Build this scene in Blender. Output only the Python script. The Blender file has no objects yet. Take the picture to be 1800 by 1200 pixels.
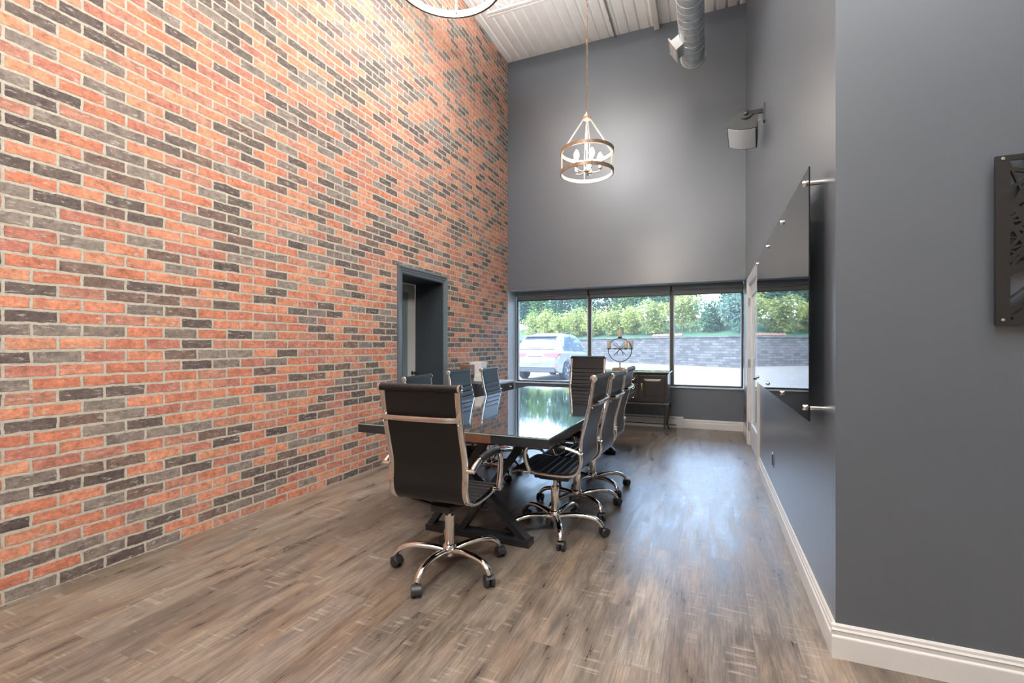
import bpy, bmesh, math, random
from mathutils import Vector, Matrix
random.seed(7)
PI = math.pi
S = bpy.context.scene
COL = S.collection

# ------------------------------------------------------------------ camera
FPX, YAW, CAMH = 826.46, 0.3968, 1.33
cam_d = bpy.data.cameras.new('camera')
cam_d.sensor_width = 36.0
cam_d.lens = FPX / 1800 * 36
cam_d.shift_y = 7.4 / 1800
cam_d.clip_start = 0.05
cam_d.clip_end = 400
cam = bpy.data.objects.new('camera', cam_d)
cam.location = (0, 0, CAMH)
cam.rotation_euler = (PI / 2, 0, YAW)
COL.objects.link(cam)
S.camera = cam

# ------------------------------------------------------------------ world, sun, exposure
S.view_settings.view_transform = 'Standard'
S.view_settings.look = 'None'
S.view_settings.gamma = 1
S.view_settings.use_curve_mapping = False
S.view_settings.exposure = 0.35
S.cycles.max_bounces = 8
S.cycles.diffuse_bounces = 5
S.cycles.glossy_bounces = 5
S.cycles.transparent_max_bounces = 12
S.cycles.caustics_reflective = False
S.cycles.caustics_refractive = False
S.cycles.sample_clamp_indirect = 4

world = bpy.data.worlds.new('sky')
S.world = world
world.use_nodes = True
wn = world.node_tree
wn.nodes.clear()
w_out = wn.nodes.new('ShaderNodeOutputWorld')
w_bg = wn.nodes.new('ShaderNodeBackground')
w_sky = wn.nodes.new('ShaderNodeTexSky')
w_sky.sky_type = 'NISHITA'
w_sky.sun_disc = False
w_sky.sun_elevation = math.radians(48)
w_sky.sun_rotation = math.radians(-100)
w_sky.air_density = 1.0
w_sky.dust_density = 3.0
w_sky.ozone_density = 1.6
w_mix = wn.nodes.new('ShaderNodeMix')
w_mix.data_type = 'RGBA'
w_mix.inputs['Factor'].default_value = 0.45
w_mix.inputs['B'].default_value = (4.3, 6.0, 8.6, 1)
wn.links.new(w_sky.outputs[0], w_mix.inputs['A'])
wn.links.new(w_mix.outputs['Result'], w_bg.inputs['Color'])
w_bg.inputs['Strength'].default_value = 1.5
wn.links.new(w_bg.outputs[0], w_out.inputs[0])

sun_d = bpy.data.lights.new('sun', 'SUN')
sun_d.energy = 4.6
sun_d.color = (1.0, 0.95, 0.88)
sun_d.angle = math.radians(1.5)
sun = bpy.data.objects.new('sun', sun_d)
sun.rotation_euler = (math.radians(-8), math.radians(-44), 0)   # from the left of the building, high
sun.location = (-20, 10, 30)
COL.objects.link(sun)

# room sizes (metres)
XL, XR = -3.335, 0.50          # brick wall, dark side wall
Y1, Y2, YF = 7.76, 8.116, 2.395  # bulkhead face, window wall face, foreground wall face
HC = 6.406                     # underside of roof deck
ZH, ZS, BB = 2.317, 0.665, 0.1435
YB, XE = -5.0, 5.0             # the room behind the camera

# ------------------------------------------------------------------ material helpers
MATS = {}

class NT:
    def __init__(self, name):
        self.m = bpy.data.materials.new(name)
        self.m.use_nodes = True
        self.t = self.m.node_tree
        self.b = self.t.nodes['Principled BSDF']
    def n(self, typ, **kw):
        nd = self.t.nodes.new('ShaderNode' + typ)
        for k, v in kw.items():
            if k.startswith('i_'):
                nd.inputs[k[2:].replace('_', ' ')].default_value = v
            else:
                setattr(nd, k, v)
        return nd
    def l(self, a, b):
        self.t.links.new(a, b)
    def ramp(self, src, stops, interp='LINEAR'):
        r = self.n('ValToRGB')
        r.color_ramp.interpolation = interp
        e = r.color_ramp.elements
        while len(e) < len(stops):
            e.new(0.5)
        for k, (p, c) in enumerate(stops):
            e[k].position = p
            e[k].color = (*c, 1) if len(c) == 3 else c
        self.l(src, r.inputs[0])
        return r.outputs[0]
    def mix(self, f, a, b, mode='MIX'):
        m = self.n('Mix', data_type='RGBA', blend_type=mode)
        for key, v in (('Factor', f), ('A', a), ('B', b)):
            if isinstance(v, (int, float)):
                m.inputs[key].default_value = v
            elif isinstance(v, tuple):
                m.inputs[key].default_value = (*v, 1) if len(v) == 3 else v
            else:
                self.l(v, m.inputs[key])
        return m.outputs['Result']
    def math(self, op, a, b=0.0):
        m = self.n('Math', operation=op)
        for k, v in enumerate((a, b)):
            if isinstance(v, (int, float)):
                m.inputs[k].default_value = v
            else:
                self.l(v, m.inputs[k])
        return m.outputs[0]
    def noise(self, vec, scale, detail=4, rough=0.6):
        q = self.n('TexNoise')
        q.inputs['Scale'].default_value = scale
        q.inputs['Detail'].default_value = detail
        q.inputs['Roughness'].default_value = rough
        if vec is not None:
            self.l(vec, q.inputs['Vector'])
        return q.outputs['Fac']
    def mapped(self, vec, scale=(1, 1, 1), loc=(0, 0, 0)):
        q = self.n('Mapping')
        q.inputs['Scale'].default_value = scale
        q.inputs['Location'].default_value = loc
        self.l(vec, q.inputs['Vector'])
        return q.outputs[0]
    def bump(self, h, strength=0.3, dist=0.01):
        q = self.n('Bump')
        q.inputs['Strength'].default_value = strength
        q.inputs['Distance'].default_value = dist
        self.l(h, q.inputs['Height'])
        self.l(q.outputs[0], self.b.inputs['Normal'])

def mat(name, col, rough=0.5, metal=0.0, coat=0.0, var=0.0, vscale=8.0, bump=0.0, bscale=60.0, spec=0.5, emit=None, es=1.0, ior=None):
    g = NT(name)
    b = g.b
    b.inputs['Base Color'].default_value = (*col, 1)
    b.inputs['Roughness'].default_value = rough
    b.inputs['Metallic'].default_value = metal
    b.inputs['Coat Weight'].default_value = coat
    b.inputs['Coat Roughness'].default_value = 0.05
    b.inputs['Specular IOR Level'].default_value = spec
    if ior:
        b.inputs['IOR'].default_value = ior
    tc = g.n('TexCoord').outputs['Object']
    if var > 0:
        f = g.noise(tc, vscale)
        lo = tuple(c * (1 - var) for c in col)
        hi = tuple(min(1, c * (1 + var)) for c in col)
        g.l(g.ramp(f, [(0.3, lo), (0.7, hi)]), b.inputs['Base Color'])
    if bump > 0:
        g.bump(g.noise(tc, bscale), bump, 0.003)
    if emit:
        b.inputs['Emission Color'].default_value = (*emit, 1)
        b.inputs['Emission Strength'].default_value = es
    MATS[name] = g.m
    return g.m

def brick_material():
    g = NT('old_brick')
    tc = g.n('TexCoord').outputs['Object']
    sp = g.n('SeparateXYZ'); g.l(tc, sp.inputs[0])
    cb = g.n('CombineXYZ')
    g.l(sp.outputs['Y'], cb.inputs['X']); g.l(sp.outputs['Z'], cb.inputs['Y'])
    v0 = cb.outputs[0]
    # small waviness of the courses
    nz = g.n('TexNoise'); nz.inputs['Scale'].default_value = 9.0; nz.inputs['Detail'].default_value = 3
    g.l(v0, nz.inputs['Vector'])
    sub = g.n('VectorMath', operation='SUBTRACT'); g.l(nz.outputs['Color'], sub.inputs[0]); sub.inputs[1].default_value = (0.5, 0.5, 0.5)
    scl = g.n('VectorMath', operation='SCALE'); g.l(sub.outputs[0], scl.inputs[0]); scl.inputs['Scale'].default_value = 0.018
    add = g.n('VectorMath', operation='ADD'); g.l(v0, add.inputs[0]); g.l(scl.outputs[0], add.inputs[1])
    nz2 = g.n('TexNoise'); nz2.inputs['Scale'].default_value = 48.0; nz2.inputs['Detail'].default_value = 3
    g.l(v0, nz2.inputs['Vector'])
    sub2 = g.n('VectorMath', operation='SUBTRACT'); g.l(nz2.outputs['Color'], sub2.inputs[0]); sub2.inputs[1].default_value = (0.5, 0.5, 0.5)
    scl2 = g.n('VectorMath', operation='SCALE'); g.l(sub2.outputs[0], scl2.inputs[0]); scl2.inputs['Scale'].default_value = 0.009
    add2 = g.n('VectorMath', operation='ADD'); g.l(add.outputs[0], add2.inputs[0]); g.l(scl2.outputs[0], add2.inputs[1])
    v = add2.outputs[0]
    def bt(mort, smooth):
        q = g.n('TexBrick')
        q.offset = 0.5
        q.inputs['Color1'].default_value = (0, 0, 0, 1)
        q.inputs['Color2'].default_value = (1, 1, 1, 1)
        q.inputs['Mortar'].default_value = (0, 0, 0, 1)
        q.inputs['Scale'].default_value = 1
        q.inputs['Mortar Size'].default_value = mort
        q.inputs['Mortar Smooth'].default_value = smooth
        q.inputs['Bias'].default_value = 0
        q.inputs['Brick Width'].default_value = 0.2205
        q.inputs['Row Height'].default_value = 0.0725
        g.l(v, q.inputs['Vector'])
        return q
    q = bt(0.0085, 0.2)
    mort = q.outputs['Fac']
    s2 = g.n('SeparateXYZ'); g.l(v, s2.inputs[0])
    row = g.math('FLOOR', g.math('DIVIDE', s2.outputs['Y'], 0.0725))
    shift = g.math('MULTIPLY', g.math('SUBTRACT', 1.0, g.math('MODULO', g.math('ABSOLUTE', row), 2.0)), 0.5)
    colm = g.math('FLOOR', g.math('ADD', g.math('DIVIDE', s2.outputs['X'], 0.2205), shift))
    cell = g.n('CombineXYZ'); g.l(colm, cell.inputs['X']); g.l(row, cell.inputs['Y'])
    wn_ = g.n('TexWhiteNoise', noise_dimensions='2D'); g.l(cell.outputs[0], wn_.inputs['Vector'])
    big = g.noise(g.mapped(cell.outputs[0], (.33, .30, 1)), 1.0, 2, 0.5)
    r2 = g.math('ADD', wn_.outputs['Value'], g.math('MULTIPLY', g.math('SUBTRACT', big, 0.5), 1.25))
    hue = g.ramp(r2, [(0.0, (.150, .118, .106)), (0.12, (.235, .19, .17)), (0.20, (.125, .098, .092)), (0.28, (.20, .135, .115)), (0.35, (.27, .225, .20)),
                      (0.44, (.58, .215, .135)), (0.54, (.50, .20, .15)), (0.63, (.66, .27, .17)), (0.74, (.51, .24, .175)),
                      (0.85, (.66, .30, .19)), (1.0, (.58, .22, .14))], 'CONSTANT')
    mot = g.noise(v0, 26.0, 6, 0.75)
    hue = g.mix(0.75, hue, g.ramp(mot, [(0.30, (.30, .28, .28)), (0.5, (1, 1, 1)), (0.70, (1.55, 1.5, 1.45))]), 'MULTIPLY')
    lob = g.noise(v0, 7.5, 3, 0.6)
    hue = g.mix(0.6, hue, g.ramp(lob, [(0.3, (.62, .60, .62)), (0.5, (1, 1, 1)), (0.7, (1.3, 1.28, 1.22))]), 'MULTIPLY')
    # pale lime scuffs
    sv = g.mapped(v0, (1, 3.2, 1))
    sc = g.ramp(g.noise(sv, 15.0, 7, 0.76), [(0.55, (0, 0, 0)), (0.64, (1, 1, 1))])
    hue = g.mix(g.math('MULTIPLY', sc, 0.68), hue, (.66, .58, .54))
    mcol = g.ramp(g.noise(v0, 40, 4, 0.6), [(0.3, (.44, .40, .33)), (0.7, (.62, .57, .475))])
    hue = g.mix(1.0, hue, (.98, .98, .95), 'MULTIPLY')
    colr = g.mix(mort, hue, mcol)
    g.l(colr, g.b.inputs['Base Color'])
    g.b.inputs['Roughness'].default_value = 0.82
    g.b.inputs['Specular IOR Level'].default_value = 0.25
    h = g.math('ADD', g.math('MULTIPLY', g.math('SUBTRACT', 1.0, mort), 1.0), g.math('MULTIPLY', mot, 0.5))
    g.bump(h, 0.85, 0.008)
    MATS['brick'] = g.m

def floor_material():
    g = NT('weathered_plank')
    tc = g.n('TexCoord').outputs['Object']
    sp = g.n('SeparateXYZ'); g.l(tc, sp.inputs[0])
    cb = g.n('CombineXYZ'); g.l(sp.outputs['Y'], cb.inputs['X']); g.l(sp.outputs['X'], cb.inputs['Y'])
    v0 = cb.outputs[0]
    q = g.n('TexBrick'); q.offset = 0.37; q.offset_frequency = 2
    q.inputs['Color1'].default_value = (0, 0, 0, 1); q.inputs['Color2'].default_value = (1, 1, 1, 1)
    q.inputs['Mortar'].default_value = (0.5, 0.5, 0.5, 1); q.inputs['Scale'].default_value = 1
    q.inputs['Mortar Size'].default_value = 0.0010; q.inputs['Mortar Smooth'].default_value = 0.3
    q.inputs['Brick Width'].default_value = 1.22; q.inputs['Row Height'].default_value = 0.182
    g.l(v0, q.inputs['Vector'])
    rnd, seam = q.outputs['Color'], q.outputs['Fac']
    # every plank gets its own stretch of grain
    off = g.n('VectorMath', operation='SCALE'); g.l(rnd, off.inputs[0]); off.inputs['Scale'].default_value = 7.0
    ad = g.n('VectorMath', operation='ADD'); g.l(v0, ad.inputs[0]); g.l(off.outputs[0], ad.inputs[1])
    v = ad.outputs[0]
    base = g.ramp(rnd, [(0.0, (.125, .099, .077)), (0.35, (.170, .138, .108)), (0.7, (.148, .117, .090)), (1.0, (.205, .176, .145))])
    broad = g.noise(g.mapped(v, (1.1, 6, 1)), 2.4, 5, 0.6)
    base = g.mix(0.85, base, g.ramp(broad, [(0.30, (.42, .39, .38)), (0.5, (1, 1, 1)), (0.70, (1.5, 1.48, 1.45))]), 'MULTIPLY')
    grain = g.noise(g.mapped(v, (3.0, 60, 1)), 2.2, 8, 0.72)
    base = g.mix(0.75, base, g.ramp(grain, [(0.34, (.40, .38, .36)), (0.5, (1, 1, 1)), (0.66, (1.5, 1.48, 1.45))]), 'MULTIPLY')
    warm = g.noise(g.mapped(v, (1, 2.5, 1)), 1.3, 3, 0.5)
    base = g.mix(g.ramp(warm, [(0.45, (0, 0, 0)), (0.7, (.6, .6, .6))]), base, g.mix(1.0, base, (1.22, 1.0, .80), 'MULTIPLY'))
    # dark stains along the grain
    st = g.ramp(g.noise(g.mapped(v, (1.1, 5.5, 1), (3.1, 1.7, 0)), 1.8, 7, 0.66), [(0.53, (0, 0, 0)), (0.68, (1, 1, 1))])
    base = g.mix(g.math('MULTIPLY', st, 0.62), base, (.060, .050, .046))
    # pale saw marks across the boards
    saw = g.noise(g.mapped(v, (38, 2.0, 1)), 1.5, 3, 0.5)
    msk = g.noise(g.mapped(v, (2.0, 5.0, 1), (9, 4, 0)), 1.7, 3, 0.5)
    sw = g.math('MULTIPLY', g.ramp(saw, [(0.56, (0, 0, 0)), (0.64, (1, 1, 1))]), g.ramp(msk, [(0.52, (0, 0, 0)), (0.62, (1, 1, 1))]))
    base = g.mix(g.math('MULTIPLY', sw, 0.38), base, (.46, .40, .34))
    base = g.mix(g.math('MULTIPLY', seam, 0.7), base, (.07, .055, .045))
    g.l(base, g.b.inputs['Base Color'])
    g.l(g.ramp(broad, [(0.3, (.26, .26, .26)), (0.7, (.40, .40, .40))]), g.b.inputs['Roughness'])
    g.b.inputs['Specular IOR Level'].default_value = 0.8
    h = g.math('SUBTRACT', g.math('MULTIPLY', grain, 0.4), seam)
    g.bump(h, 0.22, 0.003)
    MATS['floor'] = g.m

def stone_material():
    g = NT('retaining_stone')
    tc = g.n('TexCoord').outputs['Object']
    sp = g.n('SeparateXYZ'); g.l(tc, sp.inputs[0])
    cb = g.n('CombineXYZ'); g.l(sp.outputs['X'], cb.inputs['X']); g.l(sp.outputs['Z'], cb.inputs['Y'])
    q = g.n('TexBrick'); q.offset = 0.43
    q.inputs['Color1'].default_value = (.040, .043, .048, 1); q.inputs['Color2'].default_value = (.090, .094, .100, 1)
    q.inputs['Mortar'].default_value = (.024, .026, .029, 1); q.inputs['Scale'].default_value = 1
    q.inputs['Mortar Size'].default_value = 0.012; q.inputs['Brick Width'].default_value = 0.44; q.inputs['Row Height'].default_value = 0.155
    g.l(cb.outputs[0], q.inputs['Vector'])
    nz = g.noise(tc, 5, 6, 0.7)
    c = g.mix(0.6, q.outputs['Color'], g.ramp(nz, [(0.3, (.6, .6, .6)), (0.7, (1.4, 1.4, 1.4))]), 'MULTIPLY')
    g.l(c, g.b.inputs['Base Color']); g.b.inputs['Roughness'].default_value = 0.9
    g.bump(g.math('ADD', nz, q.outputs['Fac']), 0.5, 0.02)
    MATS['stone'] = g.m

def leaf_material(name, c1, c2, c3):
    g = NT(name)
    geo = g.n('NewGeometry')
    f = geo.outputs['Random Per Island']
    g.l(g.ramp(f, [(0, c1), (0.5, c2), (1, c3)]), g.b.inputs['Base Color'])
    g.b.inputs['Roughness'].default_value = 0.7
    g.b.inputs['Transmission Weight'].default_value = 0.0
    tr = g.n('BsdfTranslucent')
    g.l(g.ramp(f, [(0, c1), (0.5, c2), (1, c3)]), tr.inputs['Color'])
    mx = g.n('MixShader'); mx.inputs[0].default_value = 0.35
    out = g.t.nodes['Material Output']
    g.l(g.b.outputs[0], mx.inputs[1]); g.l(tr.outputs[0], mx.inputs[2]); g.l(mx.outputs[0], out.inputs[0])
    MATS[name] = g.m

def glass_material(name, tint, ior=1.5, haze=0.022):
    g = NT(name)
    out = g.t.nodes['Material Output']
    tr = g.n('BsdfTransparent'); tr.inputs[0].default_value = (*tint, 1)
    gl = g.n('BsdfGlossy'); gl.inputs['Roughness'].default_value = 0.0; gl.inputs['Color'].default_value = (1, 1, 1, 1)
    fr = g.n('Fresnel'); fr.inputs['IOR'].default_value = ior
    mx = g.n('MixShader')
    g.l(fr.outputs[0], mx.inputs[0]); g.l(tr.outputs[0], mx.inputs[1]); g.l(gl.outputs[0], mx.inputs[2])
    tl = g.n('BsdfTranslucent'); tl.inputs[0].default_value = (.9, .93, .95, 1)
    m2 = g.n('MixShader'); m2.inputs[0].default_value = haze
    g.l(mx.outputs[0], m2.inputs[1]); g.l(tl.outputs[0], m2.inputs[2])
    g.l(m2.outputs[0], out.inputs[0])
    MATS[name] = g.m

brick_material(); floor_material(); stone_material()
leaf_material('leaf_dark', (.025, .085, .055), (.045, .125, .068), (.08, .165, .09))
leaf_material('leaf_blue', (.035, .085, .075), (.065, .13, .10), (.12, .19, .14))
leaf_material('leaf_yellow', (.15, .20, .045), (.24, .28, .07), (.33, .34, .11))
leaf_material('leaf_mid', (.06, .14, .045), (.10, .19, .065), (.17, .25, .10))
leaf_material('leaf_dry', (.25, .17, .13), (.31, .23, .19), (.36, .30, .26))
glass_material('window_glass', (.96, .98, .98), 1.45)
mat('slate_paint', (.084, .100, .120), 0.45, var=.04, vscale=1.2, spec=.8, coat=.9)
MATS['slate_paint'].node_tree.nodes['Principled BSDF'].inputs['Coat Roughness'].default_value = .30
mat('return_daylight', (.62, .68, .76), 0.35)  # window light on return and soffit put into a pale blue colour
mat('white_paint', (.70, .69, .66), 0.4, var=.02)
mat('beige_paint', (.50, .47, .42), 0.7, var=.03)
mat('deck_paint', (.92, .91, .88), 0.55, var=.04, vscale=3)
mat('steel_white', (.82, .80, .77), 0.45)
mat('casing_blue', (.12, .145, .165), 0.3, spec=.6)
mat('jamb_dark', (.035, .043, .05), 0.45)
mat('door_white', (.76, .77, .77), 0.35)
mat('lite_teal', (.22, .30, .31), 0.25)
mat('lite_pale', (.50, .60, .64), 0.08, spec=.8)
mat('black_metal', (.012, .013, .015), 0.35, metal=0.0, spec=.6)
mat('matte_black', (.02, .02, .021), 0.5)
mat('black_plastic', (.025, .025, .027), 0.42)
mat('leather', (.008, .008, .0085), 0.40, bump=.12, bscale=260, spec=.4)
mat('chrome', (.78, .74, .70), 0.09, metal=1.0)
mat('pin_steel', (.8, .8, .8), 0.12, metal=1.0)
mat('brass', (.62, .50, .28), 0.25, metal=1.0)
mat('table_black', (.010, .011, .013), 0.04, spec=.9, coat=1.0)
mat('slab_black', (.022, .023, .026), 0.32, var=.1)
mat('edge_brown', (.16, .065, .035), 0.4, var=.2)
mat('glass_green', (.30, .46, .42), 0.03, coat=.5)
mat('board_glass', (.004, .005, .006), 0.015, spec=.5)
mat('ebony', (.028, .024, .022), 0.28, coat=.3, var=.2, vscale=12)
mat('galvanised', (.62, .70, .76), 0.33, metal=.55, var=.22, vscale=16)
mat('galvanised_bright', (.72, .74, .74), 0.35, metal=.6)
mat('alu_dark', (.045, .05, .055), 0.4)
mat('alu_white', (.66, .70, .74), 0.4)
mat('blind_grey', (.16, .18, .20), 0.5, var=.08)
mat('sill_light', (.62, .68, .74), 0.3)
mat('heater_white', (.74, .73, .70), 0.4)
mat('dark_gap', (.02, .02, .02), 0.8)
mat('candle_wax', (.58, .50, .36), 0.5)
mat('iron_bronze', (.06, .045, .035), 0.4, metal=.6)
mat('wood_brown', (.26, .17, .11), 0.5, var=.2, vscale=20)
mat('pendant_bronze', (.30, .20, .13), 0.4, metal=.5, var=.25, vscale=30)
mat('pendant_silver', (.34, .31, .27), 0.45, metal=.3)
mat('candle_sleeve', (.80, .72, .56), 0.5)
mat('bulb', (1, .85, .6), 0.3, emit=(1, .80, .52), es=26)
mat('diffuser', (1, 1, 1), 0.5, emit=(.98, .98, 1), es=9)
mat('grille', (.50, .56, .62), 0.6, bump=.3, bscale=400)
mat('speaker_black', (.035, .036, .034), 0.45)
mat('art_black', (.014, .013, .012), 0.45)
mat('paper_white', (.80, .79, .76), 0.6)
mat('cup_brown', (.20, .11, .07), 0.5)
mat('car_white', (.235, .235, .24), 0.25, coat=.5)
mat('car_glass', (.10, .12, .16), 0.04, spec=.9, coat=.6)
mat('car_dark', (.06, .062, .07), 0.5)
mat('tyre', (.035, .035, .04), 0.8)
mat('rim', (.45, .47, .5), 0.3, metal=.7)
mat('tail_red', (.50, .10, .11), 0.2)
mat('asphalt', (.135, .124, .112), 0.9, var=.08, vscale=1.5)
mat('bark', (.12, .09, .07), 0.9)
mat('fence_wood', (.20, .12, .09), 0.8, var=.2)
mat('cord_grey', (.3, .3, .3), .6)
M = MATS

# ------------------------------------------------------------------ mesh helpers
class MB:
    """collects shapes and links them as ONE mesh object"""
    def __init__(self):
        self.bm = bmesh.new()
    def box(self, lo, hi, bevel=0.0):
        lo, hi = Vector(lo), Vector(hi)
        r = bmesh.ops.create_cube(self.bm, size=1.0)
        c, d = (lo + hi) / 2, hi - lo
        for v in r['verts']:
            v.co = Vector((v.co.x * d.x, v.co.y * d.y, v.co.z * d.z)) + c
        if bevel > 0:
            es = list({e for v in r['verts'] for e in v.link_edges})
            bmesh.ops.bevel(self.bm, geom=es, offset=bevel, segments=2, affect='EDGES', profile=.6)
        return self
    def obox(self, a, b, w, h, up=(0, 0, 1)):
        """rectangular bar from a to b, w across, h along 'up'"""
        a, b, up = Vector(a), Vector(b), Vector(up)
        t = (b - a).normalized()
        s = t.cross(up)
        if s.length < 1e-4:
            s = t.cross(Vector((1, 0, 0)))
        s.normalize(); u = s.cross(t).normalized()
        vs = []
        for p in (a, b):
            for i, j in ((-1, -1), (1, -1), (1, 1), (-1, 1)):
                vs.append(self.bm.verts.new(p + s * (i * w / 2) + u * (j * h / 2)))
        for f in ((0, 1, 2, 3), (7, 6, 5, 4), (0, 4, 5, 1), (1, 5, 6, 2), (2, 6, 7, 3), (3, 7, 4, 0)):
            self.bm.faces.new([vs[k] for k in f])
        return self
    def prof(self, path, prof, closed=False, side=None, scale=None):
        """sweep a 2D profile along a path; 'side' fixes the profile's x axis"""
        P = [Vector(p) for p in path]
        n = len(P)
        rings = []
        prev = None
        for i, p in enumerate(P):
            if closed:
                t = (P[(i + 1) % n] - P[i - 1]).normalized()
            else:
                t = (P[min(i + 1, n - 1)] - P[max(i - 1, 0)]).normalized()
            if side is not None:
                s = Vector(side); s = (s - t * s.dot(t)).normalized()
            elif prev is None:
                s = t.cross(Vector((0, 0, 1)))
                if s.length < 1e-3:
                    s = t.cross(Vector((0, 1, 0)))
                s.normalize()
            else:
                s = (prev - t * prev.dot(t)).normalized()
            prev = s
            u = t.cross(s)
            k = scale[i] if scale else 1.0
            rings.append([self.bm.verts.new(p + s * (a * k) + u * (b * k)) for a, b in prof])
        m = len(prof)
        rng = range(n) if closed else range(n - 1)
        for i in rng:
            r0, r1 = rings[i], rings[(i + 1) % n]
            for j in range(m):
                self.bm.faces.new((r0[j], r0[(j + 1) % m], r1[(j + 1) % m], r1[j]))
        if not closed:
            self.bm.faces.new(list(reversed(rings[0])))
            self.bm.faces.new(rings[-1])
        return self
    def tube(self, path, r, seg=12, closed=False, scale=None):
        return self.prof(path, [(r * math.cos(2 * PI * k / seg), r * math.sin(2 * PI * k / seg)) for k in range(seg)], closed, scale=scale)
    def lathe(self, prof, c=(0, 0, 0), axis='Z', seg=24):
        """prof: list of (radius, height)"""
        c = Vector(c)
        rings = []
        for r, h in prof:
            ring = []
            for k in range(seg):
                a = 2 * PI * k / seg
                x, y = r * math.cos(a), r * math.sin(a)
                q = {'Z': (x, y, h), 'X': (h, x, y), 'Y': (y, h, x)}[axis]
                ring.append(self.bm.verts.new(c + Vector(q)))
            rings.append(ring)
        for i in range(len(rings) - 1):
            for j in range(seg):
                self.bm.faces.new((rings[i][j], rings[i][(j + 1) % seg], rings[i + 1][(j + 1) % seg], rings[i + 1][j]))
        self.bm.faces.new(list(reversed(rings[0]))); self.bm.faces.new(rings[-1])
        return self
    def cyl(self, a, b, r, seg=16):
        return self.tube([a, b], r, seg)
    def extr(self, poly, axis, lo, hi):
        """extrude a 2D polygon along an axis: X->(y,z), Y->(x,z), Z->(x,y)"""
        def q(p, h):
            return {'X': (h, p[0], p[1]), 'Y': (p[0], h, p[1]), 'Z': (p[0], p[1], h)}[axis]
        a = [self.bm.verts.new(q(p, lo)) for p in poly]
        b = [self.bm.verts.new(q(p, hi)) for p in poly]
        n = len(poly)
        for i in range(n):
            self.bm.faces.new((a[i], a[(i + 1) % n], b[(i + 1) % n], b[i]))
        self.bm.faces.new(list(reversed(a))); self.bm.faces.new(b)
        return self
    def ico(self, c, r, sub=2, sq=(1, 1, 1)):
        q = bmesh.ops.create_icosphere(self.bm, subdivisions=sub, radius=1)
        for v in q['verts']:
            v.co = Vector((v.co.x * r * sq[0], v.co.y * r * sq[1], v.co.z * r * sq[2])) + Vector(c)
        return self
    def build(self, name, m, parent=None, smooth=None, mods=None):
        bmesh.ops.recalc_face_normals(self.bm, faces=self.bm.faces)
        me = bpy.data.meshes.new(name)
        self.bm.to_mesh(me); self.bm.free()
        me.materials.append(M[m])
        if smooth is not None:
            for p in me.polygons:
                p.use_smooth = True
            me.set_sharp_from_angle(angle=math.radians(smooth))
        o = bpy.data.objects.new(name, me)
        COL.objects.link(o)
        if parent is not None:
            o.parent = parent
        return o

def tag(o, label, cat, group=None, kind=None):
    o['label'] = label; o['category'] = cat
    if group: o['group'] = group
    if kind: o['kind'] = kind
    return o

def thing(name, loc, label, cat, rz=0.0, group=None):
    o = bpy.data.objects.new(name, None)
    o.empty_display_size = 0.1
    COL.objects.link(o)
    o.location = loc; o.rotation_euler = (0, 0, rz)
    return tag(o, label, cat, group)

def struct(o, label, cat):
    o['kind'] = 'structure'; o['label'] = label; o['category'] = cat
    return o

KIDS = {}
def copy_tree(o, parent=None):
    c = o.copy(); COL.objects.link(c); c.parent = parent
    for ch in [x for x in bpy.data.objects if x.parent == o]:
        copy_tree(ch, c)
    return c

def smooth_path(pts, n=6):
    """Catmull-Rom through the points"""
    P = [Vector(p) for p in pts]
    out = []
    for i in range(len(P) - 1):
        p0 = P[i - 1] if i > 0 else P[0] * 2 - P[1]
        p1, p2 = P[i], P[i + 1]
        p3 = P[i + 2] if i + 2 < len(P) else P[-1] * 2 - P[-2]
        for k in range(n):
            t = k / n
            out.append(0.5 * ((2 * p1) + (p2 - p0) * t + (2 * p0 - 5 * p1 + 4 * p2 - p3) * t * t + (3 * p1 - p0 - 3 * p2 + p3) * t ** 3))
    out.append(P[-1])
    return out

def rrect(w, h, r, n=3):
    out = []
    for cx, cy, a0 in ((w/2-r, h/2-r, 0), (-w/2+r, h/2-r, PI/2), (-w/2+r, -h/2+r, PI), (w/2-r, -h/2+r, 1.5*PI)):
        for k in range(n + 1):
            a = a0 + k / n * PI / 2
            out.append((cx + r * math.cos(a), cy + r * math.sin(a)))
    return out

# ------------------------------------------------------------------ room shell
T = 0.435
struct(MB().box((XL - .6, YB - .2, -.12), (XE + .2, Y2 + .17, 0)).build('floor', 'floor'), 'weathered brown grey wood plank floor', 'floor')

# brick wall with a doorway
DLa, DLb, DLz = 4.60, 5.53, 2.185
b = MB()
b.box((XL - T, YB, 0), (XL, DLa, HC))
b.box((XL - T, DLb, 0), (XL, Y1, HC))
b.box((XL - T, DLa, DLz), (XL, DLb, HC))
struct(b.build('wall_left', 'brick'), 'tall wall of reclaimed red and charcoal brick with pale mortar', 'wall')

# roof deck: corrugated sheet running to the windows
poly = [(XL - .5, HC + .10)]
x = XL - .5
pitch = .158
while x < XE + .2:
    poly += [(x, HC), (x + .108, HC), (x + .120, HC + .030), (x + .146, HC + .030)]
    x += pitch
poly += [(x, HC + .10)]
struct(MB().extr(poly, 'Y', YB - .2, Y2 + .17).build('ceiling', 'deck_paint'), 'white painted corrugated steel roof deck', 'ceiling')

# far wall: bulkhead above, window wall below, slate returns
b = MB()
b.box((XL - T, Y1, ZH), (XR + .16, Y2 + .17, HC))
b.box((XL - T, Y2, 0), (XR + .16, Y2 + .17, ZS))
b.box((XL - T, Y1 + .001, 0), (XL, Y2 + .17, ZH))
struct(b.build('wall_far', 'slate_paint'), 'dark slate painted end wall with a bulkhead above the windows', 'wall')

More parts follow.
